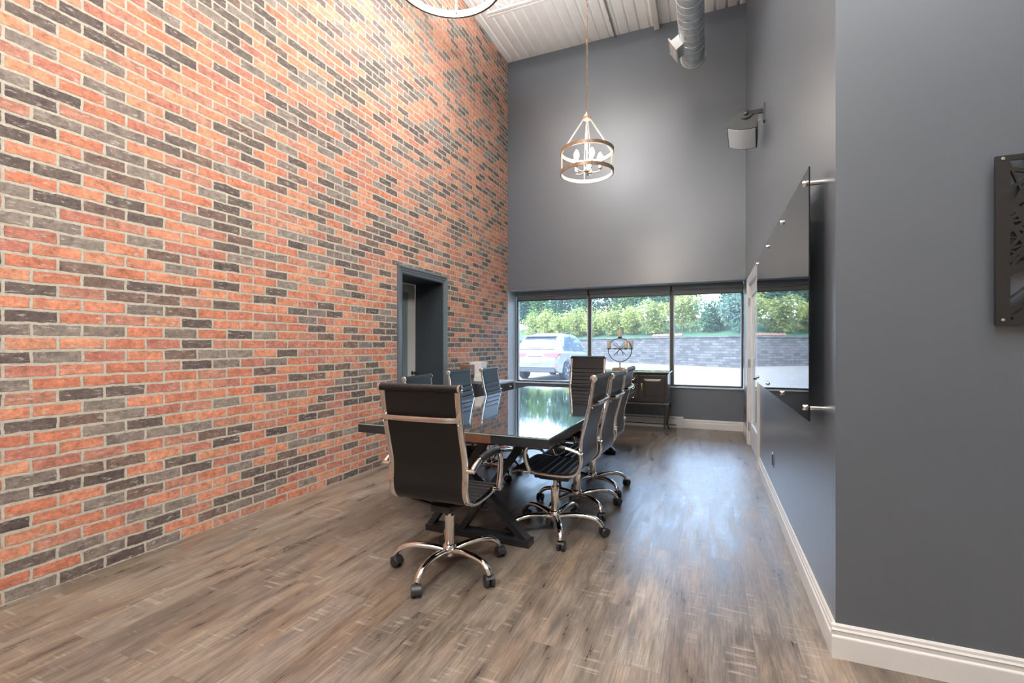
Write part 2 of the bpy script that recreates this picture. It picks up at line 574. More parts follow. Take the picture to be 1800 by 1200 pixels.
struct(MB().box((XL - .001, Y1 + .004, 0), (XL + .003, Y2 - .001, ZH - .004)).build('trim_6', 'return_daylight'), 'return between the brick wall and the left window, pale blue from painted-in window light', 'trim')
struct(MB().box((XL, Y1 + .004, ZH - .004), (XR - .001, Y2 + .03, ZH - .0005)).build('trim_7', 'return_daylight'), 'soffit strip under the bulkhead above the windows, pale from painted-in window light', 'trim')
# dark side wall with the white door
DRa, DRb, DRz = 5.74, 7.07, 2.15
b = MB()
b.box((XR, YF + .16, 0), (XR + .16, DRa, HC))
b.box((XR, DRb, 0), (XR + .16, Y2, ZH)).box((XR, DRb, ZH), (XR + .16, Y1, HC))
b.box((XR, DRa, DRz), (XR + .16, DRb, HC))
struct(b.build('wall_right', 'slate_paint'), 'slate painted side wall carrying the glass board and the speaker', 'wall')
struct(MB().box((XR, YF, 0), (XE, YF + .16, HC)).build('wall_front', 'slate_paint'), 'slate painted foreground wall with the cut metal art', 'wall')
struct(MB().box((XE, YB, 0), (XE + .2, YF + .16, HC)).build('wall_east', 'beige_paint'), 'plain beige wall beyond the foreground wall', 'wall')
struct(MB().box((XL - T, YB - .2, 0), (XE + .2, YB, HC)).build('wall_back', 'beige_paint'), 'plain beige wall behind the camera', 'wall')

# baseboards (moulded profile: offset from wall, height)
BP = [(0, 0), (.016, 0), (.016, .088), (.0145, .092), (.010, .097), (.010, .112), (.0135, .118), (.009, .126), (.0085, .136), (.004, .1435), (0, .1435)]
def baseboard(name, axis, lo, hi, face, sign, label):
    poly = [(face + sign * p, z) for p, z in BP]
    if axis == 'X':   # runs along X, wall face is a y value
        o = MB().extr(poly, 'X', lo, hi)
    else:
        o = MB().extr(poly, 'Y', lo, hi)
    return struct(o.build(name, 'white_paint'), label, 'baseboard')
baseboard('baseboard_right', 'Y', YF, DRa - .09, XR, -1, 'white moulded baseboard along the slate side wall up to the white door')
baseboard('baseboard_corner', 'Y', DRb + .09, Y2, XR, -1, 'short white baseboard between the white door and the window wall')
baseboard('baseboard_front', 'X', XR - .016, XE, YF, -1, 'white moulded baseboard under the foreground wall')
baseboard('baseboard_far', 'X', -.383, XR, Y2, -1, 'white baseboard right of the heater under the windows')

# sill trim
struct(MB().box((XL, Y2 - .022, ZS - .022), (XR, Y2 + .05, ZS + .001), .004).build('trim_1', 'sill_light'), 'pale thin window sill strip along the top of the low wall', 'sill')

# windows
WX = [(XL + .02, -1.935), (-1.935, -.565), (-.565, XR - .005)]
wl = ['left window of the three, with the white car outside', 'middle window of the three, behind the candle stand', 'right window of the three, beside the white door']
for k, (a, c) in enumerate(WX):
    ya, yb = Y2 + .03, Y2 + .09
    fr = .027
    f = MB()
    f.box((a, ya, ZS), (a + fr, yb, ZH)).box((c - fr, ya, ZS), (c, yb, ZH))
    f.box((a + fr, ya, ZS), (c - fr, yb, ZS + .028)).box((a + fr, ya, ZH - .10), (c - fr, yb, ZH))
    w = struct(f.build('window_%d' % (k + 1), 'alu_dark'), wl[k], 'window')
    g = MB()
    g.box((a + fr, ya - .004, ZS + .028), (a + fr + .012, yb - .02, ZH - .1)).box((c - fr - .012, ya - .004, ZS + .028), (c - fr, yb - .02, ZH - .1))
    o = g.build('glazing_bead', 'alu_white', w)
    o = MB().box((a + fr + .012, yb - .035, ZS + .028), (c - fr - .012, yb - .029, ZH - .1)).build('pane', 'window_glass', w)
    # blind
    bl = thing('roller_blind', ((a + c) / 2, Y2 - .05, ZH), ['grey roller blind rolled up above the left window', 'grey roller blind rolled up above the middle window', 'grey roller blind rolled up above the right window'][k], 'blind')
    hw = (c - a) / 2 - .012
    MB().box((-hw, -.035, -.085), (hw, .045, -.002), .008).build('cassette', 'blind_grey', bl)
    MB().tube([(-hw + .01, .0, -.085), (hw - .01, .0, -.085)], .006, 8).build('cassette_lip', 'sill_light', bl)
    MB().box((-hw + .012, .018, -.150), (hw - .012, .021, -.08)).build('fabric', 'blind_grey', bl)
    MB().box((-hw + .012, .010, -.172), (hw - .012, .028, -.148), .003).build('bottom_bar', 'alu_dark', bl)

# ------------------------------------------------------------------ doorway in the brick wall
def casing(name, ax, a, c, z, face, sign, wd, m, label):
    """U-shaped moulded casing round an opening running along Y on the wall x=face"""
    prof = [(0, 0), (.022, 0), (.026, .012), (.026, wd * .28), (.018, wd * .34), (.018, wd * .62), (.012, wd * .68), (.012, wd * .93), (.008, wd), (0, wd)]
    b = MB()
    rings = []
    for (yy, zz, dy, dz) in ((a, 0, -1, 0), (a, z, -1, 1), (c, z, 1, 1), (c, 0, 1, 0)):
        rings.append([b.bm.verts.new((face + sign * p, yy + dy * q, zz + dz * q)) for p, q in [(p, wd - q) for p, q in prof]])
    n = len(prof)
    for i in range(3):
        for j in range(n):
            b.bm.faces.new((rings[i][j], rings[i][(j + 1) % n], rings[i + 1][(j + 1) % n], rings[i + 1][j]))
    b.bm.faces.new(rings[0]); b.bm.faces.new(list(reversed(rings[-1])))
    return struct(b.build(name, m), label, 'trim')
casing('trim_2', 'Y', DLa, DLb, DLz, XL, 1, .092, 'casing_blue', 'blue grey moulded casing around the doorway in the brick wall')
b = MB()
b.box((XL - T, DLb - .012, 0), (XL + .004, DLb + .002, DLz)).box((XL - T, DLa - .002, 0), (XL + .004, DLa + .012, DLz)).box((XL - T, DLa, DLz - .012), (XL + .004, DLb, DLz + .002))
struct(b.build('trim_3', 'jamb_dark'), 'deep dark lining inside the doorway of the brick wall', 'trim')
XD = XL - T - .005
d = struct(MB().box((XD - .045, DLa + .012, .005), (XD, DLa + .14, DLz - .014)).box((XD - .045, DLb - .175, .005), (XD, DLb - .014, DLz - .014))
           .box((XD - .045, DLa + .14, .005), (XD, DLb - .175, .25)).box((XD - .045, DLa + .14, DLz - .135), (XD, DLb - .175, DLz - .014)).build('door_1', 'door_white'),
           'white framed door with a grey green panel at the back of the brick doorway', 'door')
MB().box((XD - .035, DLa + .14, .25), (XD - .012, DLb - .175, DLz - .135)).build('door_panel', 'lite_teal', d)
MB().lathe([(.026, 0), (.026, .006), (.010, .01), (.009, .035), (.024, .045), (.026, .06), (.016, .07)], (XD, DLb - .085, .955), 'X').build('door_knob', 'black_metal', d, 40)
struct(MB().box((XD - .30, DLa - .3, 0), (XD - .10, DLb + .3, DLz + .3)).build('wall_passage', 'beige_paint'), 'wall of the passage closed off by the door in the brick wall', 'wall')

# white door in the side wall
casing('trim_4', 'Y', DRa, DRb, DRz, XR, -1, .09, 'white_paint', 'white moulded casing around the glazed door in the side wall')
b = MB()
b.box((XR - .003, DRb - .018, 0), (XR + .16, DRb, DRz)).box((XR - .003, DRa, 0), (XR + .16, DRa + .018, DRz)).box((XR - .003, DRa + .018, DRz - .018), (XR + .16, DRb - .018, DRz))
struct(b.build('trim_5', 'white_paint'), 'white door frame lining of the glazed door in the side wall', 'trim')
ya, yb, zt = DRa + .02, DRb - .02, DRz - .02
x0, x1 = XR + .012, XR + .052
b = MB()
b.box((x0, ya, .01), (x1, ya + .13, zt)).box((x0, yb - .13, .01), (x1, yb, zt)).box((x0, ya + .13, .01), (x1, yb - .13, .30)).box((x0, ya + .13, zt - .15), (x1, yb - .13, zt))
d = struct(b.build('door_2', 'door_white'), 'white glazed door in the slate side wall beyond the glass board', 'door')
MB().box((x0 + .015, ya + .13, .30), (x1 - .015, yb - .13, zt - .15)).build('pane', 'lite_pale', d)
h = MB().lathe([(.026, 0), (.026, -.008), (.010, -.01), (.010, -.05), (.012, -.055), (.006, -.06)], (x0, ya + .065, .965), 'X', 16)
h.tube(smooth_path([(x0 - .048, ya + .065, .965), (x0 - .052, ya + .10, .965), (x0 - .050, ya + .19, .962)]), .009, 10)
h.build('door_handle', 'black_metal', d, 40)
for z in (.25, 1.1, 1.92):
    MB().box((XR - .009, yb - .016, z - .05), (XR + .012, yb + .012, z + .05)).cyl((XR - .009, yb, z - .055), (XR - .009, yb, z + .055), .006, 8).build('hinge', 'pin_steel', d)

# ------------------------------------------------------------------ ceiling things
# open web joist across the room
jy, jz = 5.86, 5.884
jo = thing('steel_joist', (0, jy, HC), 'white open web steel joist running across the room under the deck', 'joist')
def L(p): return (p[0], p[1] - jy, p[2] - HC)
b = MB()
for s in (-1, 1):
    b.box(L((-2.82, jy + s * .012 if s > 0 else jy - .05, jz - .005)), L((XR, jy + .05 if s > 0 else jy - .012, jz + .002)))
    b.box(L((-2.82, jy + s * .012 if s > 0 else jy - .017, jz)), L((XR, jy + .017 if s > 0 else jy - .012, jz + .04)))
b.build('bottom_chord', 'steel_white', jo)
b = MB()
for s in (-1, 1):
    b.box(L((XL, jy + .012 if s > 0 else jy - .05, HC - .006)), L((XR, jy + .05 if s > 0 else jy - .012, HC - .001)))
    b.box(L((XL, jy + .012 if s > 0 else jy - .017, HC - .045)), L((XR, jy + .017 if s > 0 else jy - .012, HC - .005)))
b.build('top_chord', 'steel_white', jo)
pts = []
x = -2.50; up = False
pts.append(L((XL + .03, jy, HC - .02))); pts.append(L((x, jy, jz + .02)))
while x < XR - .35:
    x += .33; up = not up
    pts.append(L((x, jy, HC - .03 if up else jz + .02)))
for a, c in zip(pts[:-1], pts[1:]):
    MB().cyl(a, c, .010, 8).build('web_bar', 'steel_white', jo)

b = MB()
b.box((-.80, 2.6, HC - .075), (-.795, Y1 - .01, HC + .0)).box((-.725, 2.6, HC - .075), (-.72, Y1 - .01, HC)).box((-.80, 2.6, HC - .08), (-.72, Y1 - .01, HC - .075))
tag(b.build('ceiling_channel', 'steel_white'), 'white steel channel under the deck left of the spiral duct', 'channel')
b = MB().cyl((-1.415, 2.6, HC - .018), (-1.415, Y1 - .002, HC - .018), .014, 10)
for yy in (5.2, 6.4, 7.3):
    b.cyl((-1.415, yy, HC - .018), (-1.415, yy + .05, HC - .018), .02, 10)
tag(b.build('ceiling_conduit', 'cord_grey', smooth=40), 'thin grey conduit under the deck behind the pendant chain', 'conduit')

# spiral duct
DX, DZ, DE, DR = -.20, 5.25, 6.84, .15
du = thing('spiral_duct', (DX, DE, DZ), 'round galvanised spiral duct hanging below the roof deck', 'duct')
pr = []
MB().lathe([(DR, -5.5), (DR, 0)], (0, 0, 0), 'Y', 48).build('duct_tube', 'galvanised', du, 50)
# helical seam
hp = [(DR * 1.003 * math.cos(a), -5.4 + 5.35 * a / (2 * PI * 42), DR * 1.003 * math.sin(a)) for a in [2 * PI * 42 * k / 2016 for k in range(2017)]]
MB().tube(hp, .0022, 5).build('spiral_seam', 'galvanised_bright', du)
MB().lathe([(DR * .9, -.002), (DR + .012, -.012), (DR + .014, 0), (DR + .008, .008), (DR * .9, .010)], (0, 0, 0), 'Y', 40).build('end_cap', 'galvanised_bright', du, 40)
b = MB()
# side register: short boot leaving the duct towards the brick wall
b.obox((-.10, -.42, -.03), (-.225, -.42, -.11), .24, .14, (0, 0, 1))
b.build('register_boot', 'galvanised_bright', du)
f = MB()
q = Vector((-.225, -.42, -.11))
n_ = Vector((-.125, 0, -.08)).normalized()
uu = Vector((0, 0, 1)); uu = (uu - n_ * uu.dot(n_)).normalized()
for s in (-1, 1):
    f.obox(q + uu * s * .085 + Vector((0, -.16, 0)), q + uu * s * .085 + Vector((0, .16, 0)), .02, .02)
    f.obox(q - uu * .085 + Vector((0, s * .15, 0)), q + uu * .085 + Vector((0, s * .15, 0)), .02, .02, (0, 1, 0))
gr = f.build('register_frame', 'galvanised_bright', du)
f = MB()
for k in range(7):
    yy = -.12 + k * .04
    f.obox(q - uu * .075 + Vector((0, yy, 0)), q + uu * .075 + Vector((0, yy, 0)), .004, .022, (1, .6, 0))
f.build('louvre', 'galvanised_bright', gr)
for yy in (-1.6, -3.6):
    MB().cyl((0, yy, DR), (0, yy, HC - DZ), .004, 6).lathe([(DR + .002, yy - .012), (DR + .004, yy), (DR + .002, yy + .012)], (0, 0, 0), 'Y', 32).build('hanger', 'galvanised_bright', du)

# pendants
def make_pendant(loc, label, watts):
    p = thing('pendant_chandelier', loc, label, 'chandelier', group='drum pendants over the meeting room')
    R, zt, zb, zhub = .26, .205, 0.0, .56
    def band(z):
        b = MB().lathe([(R - .006, z - .016), (R + .002, z - .016), (R + .002, z + .016), (R - .006, z + .016), (R - .006, z - .016)], (0, 0, 0), 'Z', 64)
        return b
    def ring(z, name):
        bm_ = MB()
        n = 64
        bm_.prof([(R * math.cos(2 * PI * k / n), R * math.sin(2 * PI * k / n), z) for k in range(n)], [(-.004, -.017), (.004, -.017), (.004, .017), (-.004, .017)], closed=True)
        o = bm_.build(name, 'pendant_bronze', p, 40)
        bi = MB().prof([((R - .006) * math.cos(2 * PI * k / n), (R - .006) * math.sin(2 * PI * k / n), z) for k in range(n)], [(-.002, -.017), (.002, -.017), (.002, .017), (-.002, .017)], closed=True)
        bi.build('ring_lining', 'pendant_silver', o, 40)
        return o
    ring(zt, 'upper_ring'); ring(zb, 'lower_ring')
    for k in range(4):
        a = PI / 4 * 0 + k * PI / 2 + .35
        c_, s_ = math.cos(a), math.sin(a)
        MB().obox(((R - .012) * c_, (R - .012) * s_, zb), ((R - .012) * c_, (R - .012) * s_, zt), .008, .014, (c_, s_, 0)).build('strut', 'pendant_silver', p)
        MB().obox(((R - .012) * c_, (R - .012) * s_, zt), (.03 * c_, .03 * s_, zhub - .02), .007, .012, (c_, s_, .3)).build('hanger_rod', 'pendant_silver', p)
    MB().lathe([(.012, zhub - .045), (.034, zhub - .035), (.040, zhub - .01), (.034, zhub), (.018, zhub + .02), (.008, zhub + .04)], seg=20).build('hub', 'pendant_bronze', p, 40)
    MB().cyl((0, 0, zhub - .04), (0, 0, .03), .006, 10).lathe([(.01, .0), (.026, .01), (.030, .03), (.012, .05)]).lathe([(.004, -.035), (.012, -.02), (.008, 0)]).build('stem', 'pendant_silver', p, 40)
    for k in range(5):
        a = k * 2 * PI / 5 + .3
        c_, s_ = math.cos(a), math.sin(a)
        ar = MB().tube(smooth_path([(.02 * c_, .02 * s_, .02), (.07 * c_, .07 * s_, .0), (.12 * c_, .12 * s_, .012), (.13 * c_, .13 * s_, .035)]), .005, 8)
        ar.lathe([(.006, .03), (.020, .036), (.021, .042), (.012, .044)], (.13 * c_, .13 * s_, 0))
        ar = ar.build('candle_arm', 'pendant_silver', p, 40)
        MB().lathe([(.0125, .044), (.0125, .105), (.010, .108)], (.13 * c_, .13 * s_, 0), seg=14).build('candle_sleeve', 'candle_sleeve', ar, 40)
        MB().lathe([(.006, .106), (.018, .116), (.027, .136), (.027, .152), (.018, .176), (.006, .196), (.001, .202)], (.13 * c_, .13 * s_, 0), seg=16).build('bulb', 'bulb', ar, 60)
    lt = bpy.data.lights.new('pendant_light', 'POINT')
    lt.energy = watts; lt.color = (1, .90, .78); lt.shadow_soft_size = .12
    lo = bpy.data.objects.new('pendant_light', lt); COL.objects.link(lo); lo.parent = p; lo.location = (0, 0, .24)
    # chain of links up to the deck
    top = HC - loc[2]
    n = int((top - zhub - .04) / .034)
    ch = MB()
    for k in range(n):
        z = zhub + .04 + k * .034 + .012
        el = []
        for j in range(10):
            a = 2 * PI * j / 10
            w_, h_ = .0085 * math.cos(a), .022 * math.sin(a)
            el.append((w_, 0, z + h_) if k % 2 else (0, w_, z + h_))
        ch.tube(el, .0022, 4, closed=True)
    ch.cyl((.004, 0, zhub + .03), (.004, 0, top), .0022, 5)
    ch.build('chain', 'pendant_bronze', p)
    MB().lathe([(.06, top - .02), (.065, top - .002), (.03, top - .001)], seg=24).lathe([(.012, top - .05), (.06, top - .02), (.03, top - .01)]).build('canopy', 'pendant_bronze', p, 40)
    return p
make_pendant((-1.12, 4.60, 3.05), 'lit drum pendant light over the far half of the black table', 40)
make_pendant((-1.12, 1.90, 3.05), 'lit drum pendant light nearest the camera, only its lower ring in view', 120)

# unseen panel lights added to brighten the room (above and behind the camera)
def make_fill_panel(loc, sx, sy, power, label, uppower):
    p = thing('added_panel_light', loc, label, 'added light', group='added fill lights out of view')
    MB().box((-sx / 2 - .02, -sy / 2 - .02, 0), (sx / 2 + .02, sy / 2 + .02, .06), .006).build('housing', 'steel_white', p)
    MB().box((-sx / 2, -sy / 2, -.006), (sx / 2, sy / 2, 0)).build('diffuser', 'diffuser', p)
    for s in (-1, 1):
        MB().cyl((0, s * sy * .4, .06), (0, s * sy * .4, HC - loc[2]), .003, 6).build('suspension_wire', 'cord_grey', p)
    lt = bpy.data.lights.new('fill_lamp', 'AREA')
    lt.shape = 'RECTANGLE'; lt.size = sx; lt.size_y = sy; lt.energy = power; lt.color = (.97, .97, 1.0)
    lo = bpy.data.objects.new('fill_lamp', lt); COL.objects.link(lo); lo.parent = p; lo.location = (0, 0, -.012)
    MB().box((-sx / 2 + .1, -sy / 2 + .1, .06), (sx / 2 - .1, sy / 2 - .1, .066)).build('upper_diffuser', 'diffuser', p)
    lu = bpy.data.lights.new('fill_uplight', 'AREA')  # uplight added to brighten the roof deck
    lu.shape = 'RECTANGLE'; lu.size = sx; lu.size_y = sy; lu.energy = uppower; lu.color = (.98, .98, 1.0)
    uo = bpy.data.objects.new('fill_uplight', lu); COL.objects.link(uo); uo.parent = p; uo.location = (0, 0, .075); uo.rotation_euler = (PI, 0, 0)
    return p
make_fill_panel((-2.0, 4.1, 5.45), 1.0, 1.0, 42, 'added square fill light high between the pendants and the brick wall', 240)
make_fill_panel((-.7, -.9, 5.3), 1.2, 1.2, 60, 'added square fill light above and behind the camera', 120)
make_fill_panel((1.9, .9, 5.3), 1.0, 1.0, 45, 'added square fill light before the foreground wall', 60)
make_fill_panel((-1.0, -3.3, 5.3), 1.2, 1.2, 22, 'added square fill light deep behind the camera', 60)

# ------------------------------------------------------------------ office chair
PF = [(-.335, 1.118), (-.325, 1.04), (-.305, .93), (-.278, .82), (-.252, .72), (-.246, .64), (-.250, .575), (-.238, .52), (-.200, .482), (-.13, .466), (-.02, .466), (.10, .474), (.19, .476), (.235, .462)]
def prof_pts(n=6):
    return [(p.y, p.z) for p in smooth_path([(0, f, z) for f, z in PF], n)]
def ribbed(path, t0, seams, back=.006, front=.014, depth=.006):
    """closed polygon around a path in (y,z): front side has grooves at arc lengths 'seams'"""
    P = [Vector((a, 0, b_)) for a, b_ in path]
    s = [0]
    for i in range(1, len(P)): s.append(s[-1] + (P[i] - P[i - 1]).length)
    def at(d):
        d = max(0, min(s[-1], d))
        for i in range(1, len(P)):
            if s[i] >= d - 1e-9:
                k = (d - s[i - 1]) / max(1e-9, s[i] - s[i - 1]); t = (P[i] - P[i - 1]).normalized()
                j0 = max(0, i - 2); j1 = min(len(P) - 1, i + 1)
                t = (P[j1] - P[j0]).normalized()
                return P[i - 1].lerp(P[i], k), Vector((-t.z, 0, t.x))
        return P[-1], Vector((0, 0, 1))
    ds = [s[-1] * k / 60 for k in range(61)]
    for q in seams: ds += [q - .006, q - .002, q, q + .002, q + .006]
    ds = sorted(d_ for d_ in set(ds) if 0 <= d_ <= s[-1])
    F, B = [], []
    for d_ in ds:
        p, n = at(d_)
        h = front
        for q in seams:
            if abs(d_ - q) < .0065: h = front - depth * (1 - abs(d_ - q) / .0065)
        e = min(d_, s[-1] - d_)
        F.append(p + n * h); B.append(p - n * back)
    poly = [(v.x, v.z) for v in F] + [(v.x, v.z) for v in reversed(B)]
    return poly, s[-1]

def make_chair():
    c = thing('office_chair', (0, 0, 0), '-', 'chair')
    up = []           # pieces that rise with the gas lift
    W = .232
    path = prof_pts()
    # polygons: the seat/backrest sling, split at the bend
    cut = min(range(len(path)), key=lambda k: abs(path[k][1] - .515) + (0 if path[k][0] < -.2 else 9))
    bk, st = path[:cut + 1], path[cut:]
    lb = sum(math.dist(bk[i], bk[i + 1]) for i in range(len(bk) - 1))
    ls = sum(math.dist(st[i], st[i + 1]) for i in range(len(st) - 1))
    poly, _ = ribbed(bk, 0, [.165 + .052 * k for k in range(int((lb - .165) / .052) + 1)])
    up.append(MB().extr(poly, 'X', -W + .012, W - .012).build('backrest', 'leather', c, 25))
    poly, _ = ribbed(st, 0, [.02 + .052 * k for k in range(int(ls / .052))])
    up.append(MB().extr(poly, 'X', -W + .012, W - .012).build('seat', 'leather', c, 25))
    for s in (-1, 1):
        rl = [(s * W, a, b_) for a, b_ in path]
        up.append(MB().prof(rl, rrect(.034, .019, .006, 2), side=(1, 0, 0)).build('side_rail', 'chrome', c, 35))
    # top roll and end caps
    tz, ty = 1.118, -.337
    up.append(MB().tube([(-W - .008, ty, tz), (W + .008, ty, tz)], .0205, 20).build('head_roll', 'leather', c, 40))
    for s in (-1, 1):
        up.append(MB().lathe([(.0225, 0), (.0235, s * .004), (.0235, s * .012), (.019, s * .015), (.010, s * .015), (.008, s * .012)], (s * (W + .008), ty, tz), 'X', 20).build('end_cap', 'chrome', c, 40))
    up.append(MB().tube([(-W + .01, .235, .455), (W - .01, .235, .455)], .014, 12).build('front_roll', 'leather', c, 40))
    # crossbar behind the back
    zc = .955
    cb = smooth_path([(-W, -.322, zc), (-W + .03, -.342, zc), (-W + .08, -.352, zc), (0, -.356, zc), (W - .08, -.352, zc), (W - .03, -.342, zc), (W, -.322, zc)], 4)
    up.append(MB().prof(cb, rrect(.014, .030, .006, 2), side=(0, 1, 0)).build('crossbar', 'chrome', c, 35))
    for s in (-1, 1):
        for dz in (.028, -.028):
            up.append(MB().ico((s * W, -.322 - dz * -.1, zc + dz), .008, 2).build('bolt', 'chrome', c, 40))
    # armrests
    for s in (-1, 1):
        xo = s * (W + .045)
        ap = smooth_path([(xo, -.255, .680), (xo, -.215, .702), (xo, -.14, .722), (xo, -.02, .730), (xo, .07, .725), (xo, .112, .700), (xo, .125, .65), (xo, .118, .58), (xo, .100, .52), (xo, .095, .495)], 5)
        a = MB().tube(ap, .0165, 12)
        a.cyl((s * (W + .01), -.258, .677), (xo + s * .012, -.258, .677), .0095, 10)
        a.cyl((s * (W + .01), .095, .490), (xo + s * .012, .095, .490), .0095, 10)
        a = a.build('armrest', 'chrome', c, 40)
        up.append(a)
        q = [p for p in ap if -.17 < p.y < .085 and p.z > .70]
        MB().tube(q, .0215, 14).build('arm_sleeve', 'leather', a, 40)
    # under-seat bars, tilt box, lever
    for yy in (-.11, .09):
        pts = smooth_path([(-W, yy, .462), (-W + .05, yy, .447), (-.10, yy * .8, .418), (0, yy * .8, .412), (.10, yy * .8, .418), (W - .05, yy, .447), (W, yy, .462)], 4)
        up.append(MB().prof(pts, rrect(.030, .012, .004, 2), side=(0, 1, 0)).build('support_bar', 'black_metal', c, 35))
    t = MB().box((-.065, -.115, .378), (.065, .10, .418), .010)
    t.lathe([(.018, -.10), (.024, -.09), (.024, -.06), (.012, -.055)], (0, .21, .392), 'Y', 14)
    t.cyl((0, .10, .392), (0, .13, .392), .012)
    t = t.build('tilt_mechanism', 'black_plastic', c, 40)
    MB().tube(smooth_path([(.05, .02, .395), (.12, .03, .392), (.20, .03, .386)], 4), .005, 8).box((.19, .018, .378), (.245, .045, .394), .004).build('lever', 'black_plastic', t, 40)
    up.append(t)
    gl = MB().cyl((0, 0, .22), (0, 0, .39), .0135, 16).build('gas_piston', 'chrome', c, 40)
    MB().lathe([(.026, .075), (.029, .10), (.029, .315), (.027, .322), (.015, .322)], seg=24).build('column_sleeve', 'chrome', c, 40)
    MB().lathe([(.030, .075), (.040, .085), (.043, .105), (.042, .135), (.034, .150), (.027, .153)], seg=24).build('base_hub', 'chrome', c, 40)
    for k in range(5):
        a = -PI / 2 + k * 2 * PI / 5
        ca, sa = math.cos(a), math.sin(a)
        lp = smooth_path([(.03, .112), (.10, .126), (.18, .130), (.245, .118), (.285, .092), (.303, .066)], 4) if False else smooth_path([(.03, 0, .112), (.11, 0, .128), (.20, 0, .133), (.275, 0, .121), (.318, 0, .095), (.336, 0, .068)], 4)
        leg = MB().prof([(p.x * ca, p.x * sa, p.z) for p in lp], [(.0215 * math.cos(t_), .0165 * math.sin(t_)) for t_ in [2 * PI * j / 14 for j in range(14)]],
                        side=(-sa, ca, 0), scale=[1.15 - .28 * i / (len(lp) - 1) for i in range(len(lp))]).build('base_leg', 'chrome', c, 50)
        # caster: swivelled twin wheel
        sw = a + (k * 2.1 + .6)
        cx, cy = .337 * ca, .337 * sa
        dx, dy = math.cos(sw), math.sin(sw)          # rolling direction
        nx, ny = -dy, dx                              # axle
        ox, oy = cx + dx * .012, cy + dy * .012
        cs = MB().cyl((cx, cy, .050), (cx, cy, .072), .008, 10)
        for s in (-1, 1):
            cs.prof([(ox + nx * s * w_, oy + ny * s * w_, .0300) for w_ in (.005, .009, .024, .028)],
                    [(.0298 * math.cos(2 * PI * j / 20), .0298 * math.sin(2 * PI * j / 20)) for j in range(20)], scale=[.82, 1, 1, .86])
        arc = [(ox + dx * .033 * math.cos(t_), oy + dy * .033 * math.cos(t_), .0300 + .033 * math.sin(t_)) for t_ in [(-.1 + .33 * j) * 1.0 for j in range(9)]]
        cs.prof(arc, [(-.025, -.002), (.025, -.002), (.025, .002), (-.025, .002)], side=(nx, ny, 0))
        cs.build('caster', 'black_plastic', leg, 40)
    for o in up: o['rises'] = 1
    return c

proto = make_chair()
def place(root, x, y, rz, lift, label, group, spin=0.0):
    root.location = (x, y, 0); root.rotation_euler = (0, 0, rz)
    root['label'] = label; root['category'] = 'chair'
    if group: root['group'] = group
    for ch in [o for o in bpy.data.objects if o.parent == root]:
        if ch.get('rises'):
            ch.location.z = lift
            if ch.name.startswith('armrest') and y > 2.6 and lift > -.03:
                k_ = .74 if lift < .03 else .60      # arms of the chairs pushed in stay under the table edge
                ch.scale.z = k_; ch.location.z = lift + .49 * (1 - k_)
            ch.rotation_euler.z = 0
        elif spin:
            ch.rotation_euler.z = spin
R90 = PI / 2
CH = [
    # x, y, facing (0 = +Y), lift, base spin, label
    (-1.43, 2.45, .02, -.012, -.04, 'black leather office chair nearest the camera, its back to us'),
    (-1.02, 3.235, R90, .0, .10, 'black leather office chair, first of three on the right'),
    (-1.00, 3.77, R90 - .02, -.015, .55, 'black leather office chair, middle one of three on the right'),
    (-1.00, 4.33, R90 + .02, .0, .6, 'black leather office chair, farthest of three on the right, before the sideboard'),
    (-2.09, 3.62, -R90 + .10, -.075, .3, 'black leather office chair before the brick doorway, half hidden by the nearest chair'),
    (-2.10, 4.38, -R90 + .04, -.060, .1, 'black leather office chair in the middle of the brick wall side of the table'),
    (-2.08, 5.08, -R90 + .06, -.065, -.2, 'black leather office chair farthest along the brick wall side of the table'),
    (-1.56, 6.10, PI - .03, .05, .15, 'black leather office chair at the window end of the table, facing the camera'),
]
roots = [proto] + [copy_tree(proto) for _ in CH[1:]]
for o, (x, y, rz, lift, sp, lab) in zip(roots, CH):
    place(o, x, y, rz, lift, lab, 'office chairs around the table', sp)
for o in bpy.data.objects:
    if 'rises' in o: del o['rises']

# ------------------------------------------------------------------ table
TX0, TX1, TY0, TY1, TZ = -2.375, -.885, 2.76, 6.20, .76
tb = thing('conference_table', ((TX0 + TX1) / 2, (TY0 + TY1) / 2, 0), 'long black conference table with a mirror-like glass top and steel X legs', 'table', rz=-.012)
hx, hy = (TX1 - TX0) / 2, (TY1 - TY0) / 2
MB().box((-hx, -hy, TZ - .068), (hx, hy, TZ - .010), .002).build('tabletop', 'slab_black', tb)
gt = MB().box((-hx - .001, -hy - .001, TZ - .010), (hx + .001, hy + .001, TZ), .0015).build('glass_top', 'table_black', tb)
eg = MB()
for (a, c) in (((-hx - .002, -hy - .002), (hx + .002, -hy - .001)), ((-hx - .002, -hy - .001), (-hx - .001, hy)), ((hx + .001, -hy - .001), (hx + .002, hy))):
    eg.box((a[0], a[1], TZ - .009), (c[0], c[1], TZ - .003))
eg.build('glass_edge', 'glass_green', gt)
ed = MB().box((-.10, -hy - .0012, TZ - .064), (.345, -hy + .0005, TZ - .012)).build('edge_patch', 'edge_brown', tb)  # brown strip on part of the near edge
ed['label'] = 'brown stretch of the table edge'
tcx, tcy = (TX0 + TX1) / 2, (TY0 + TY1) / 2
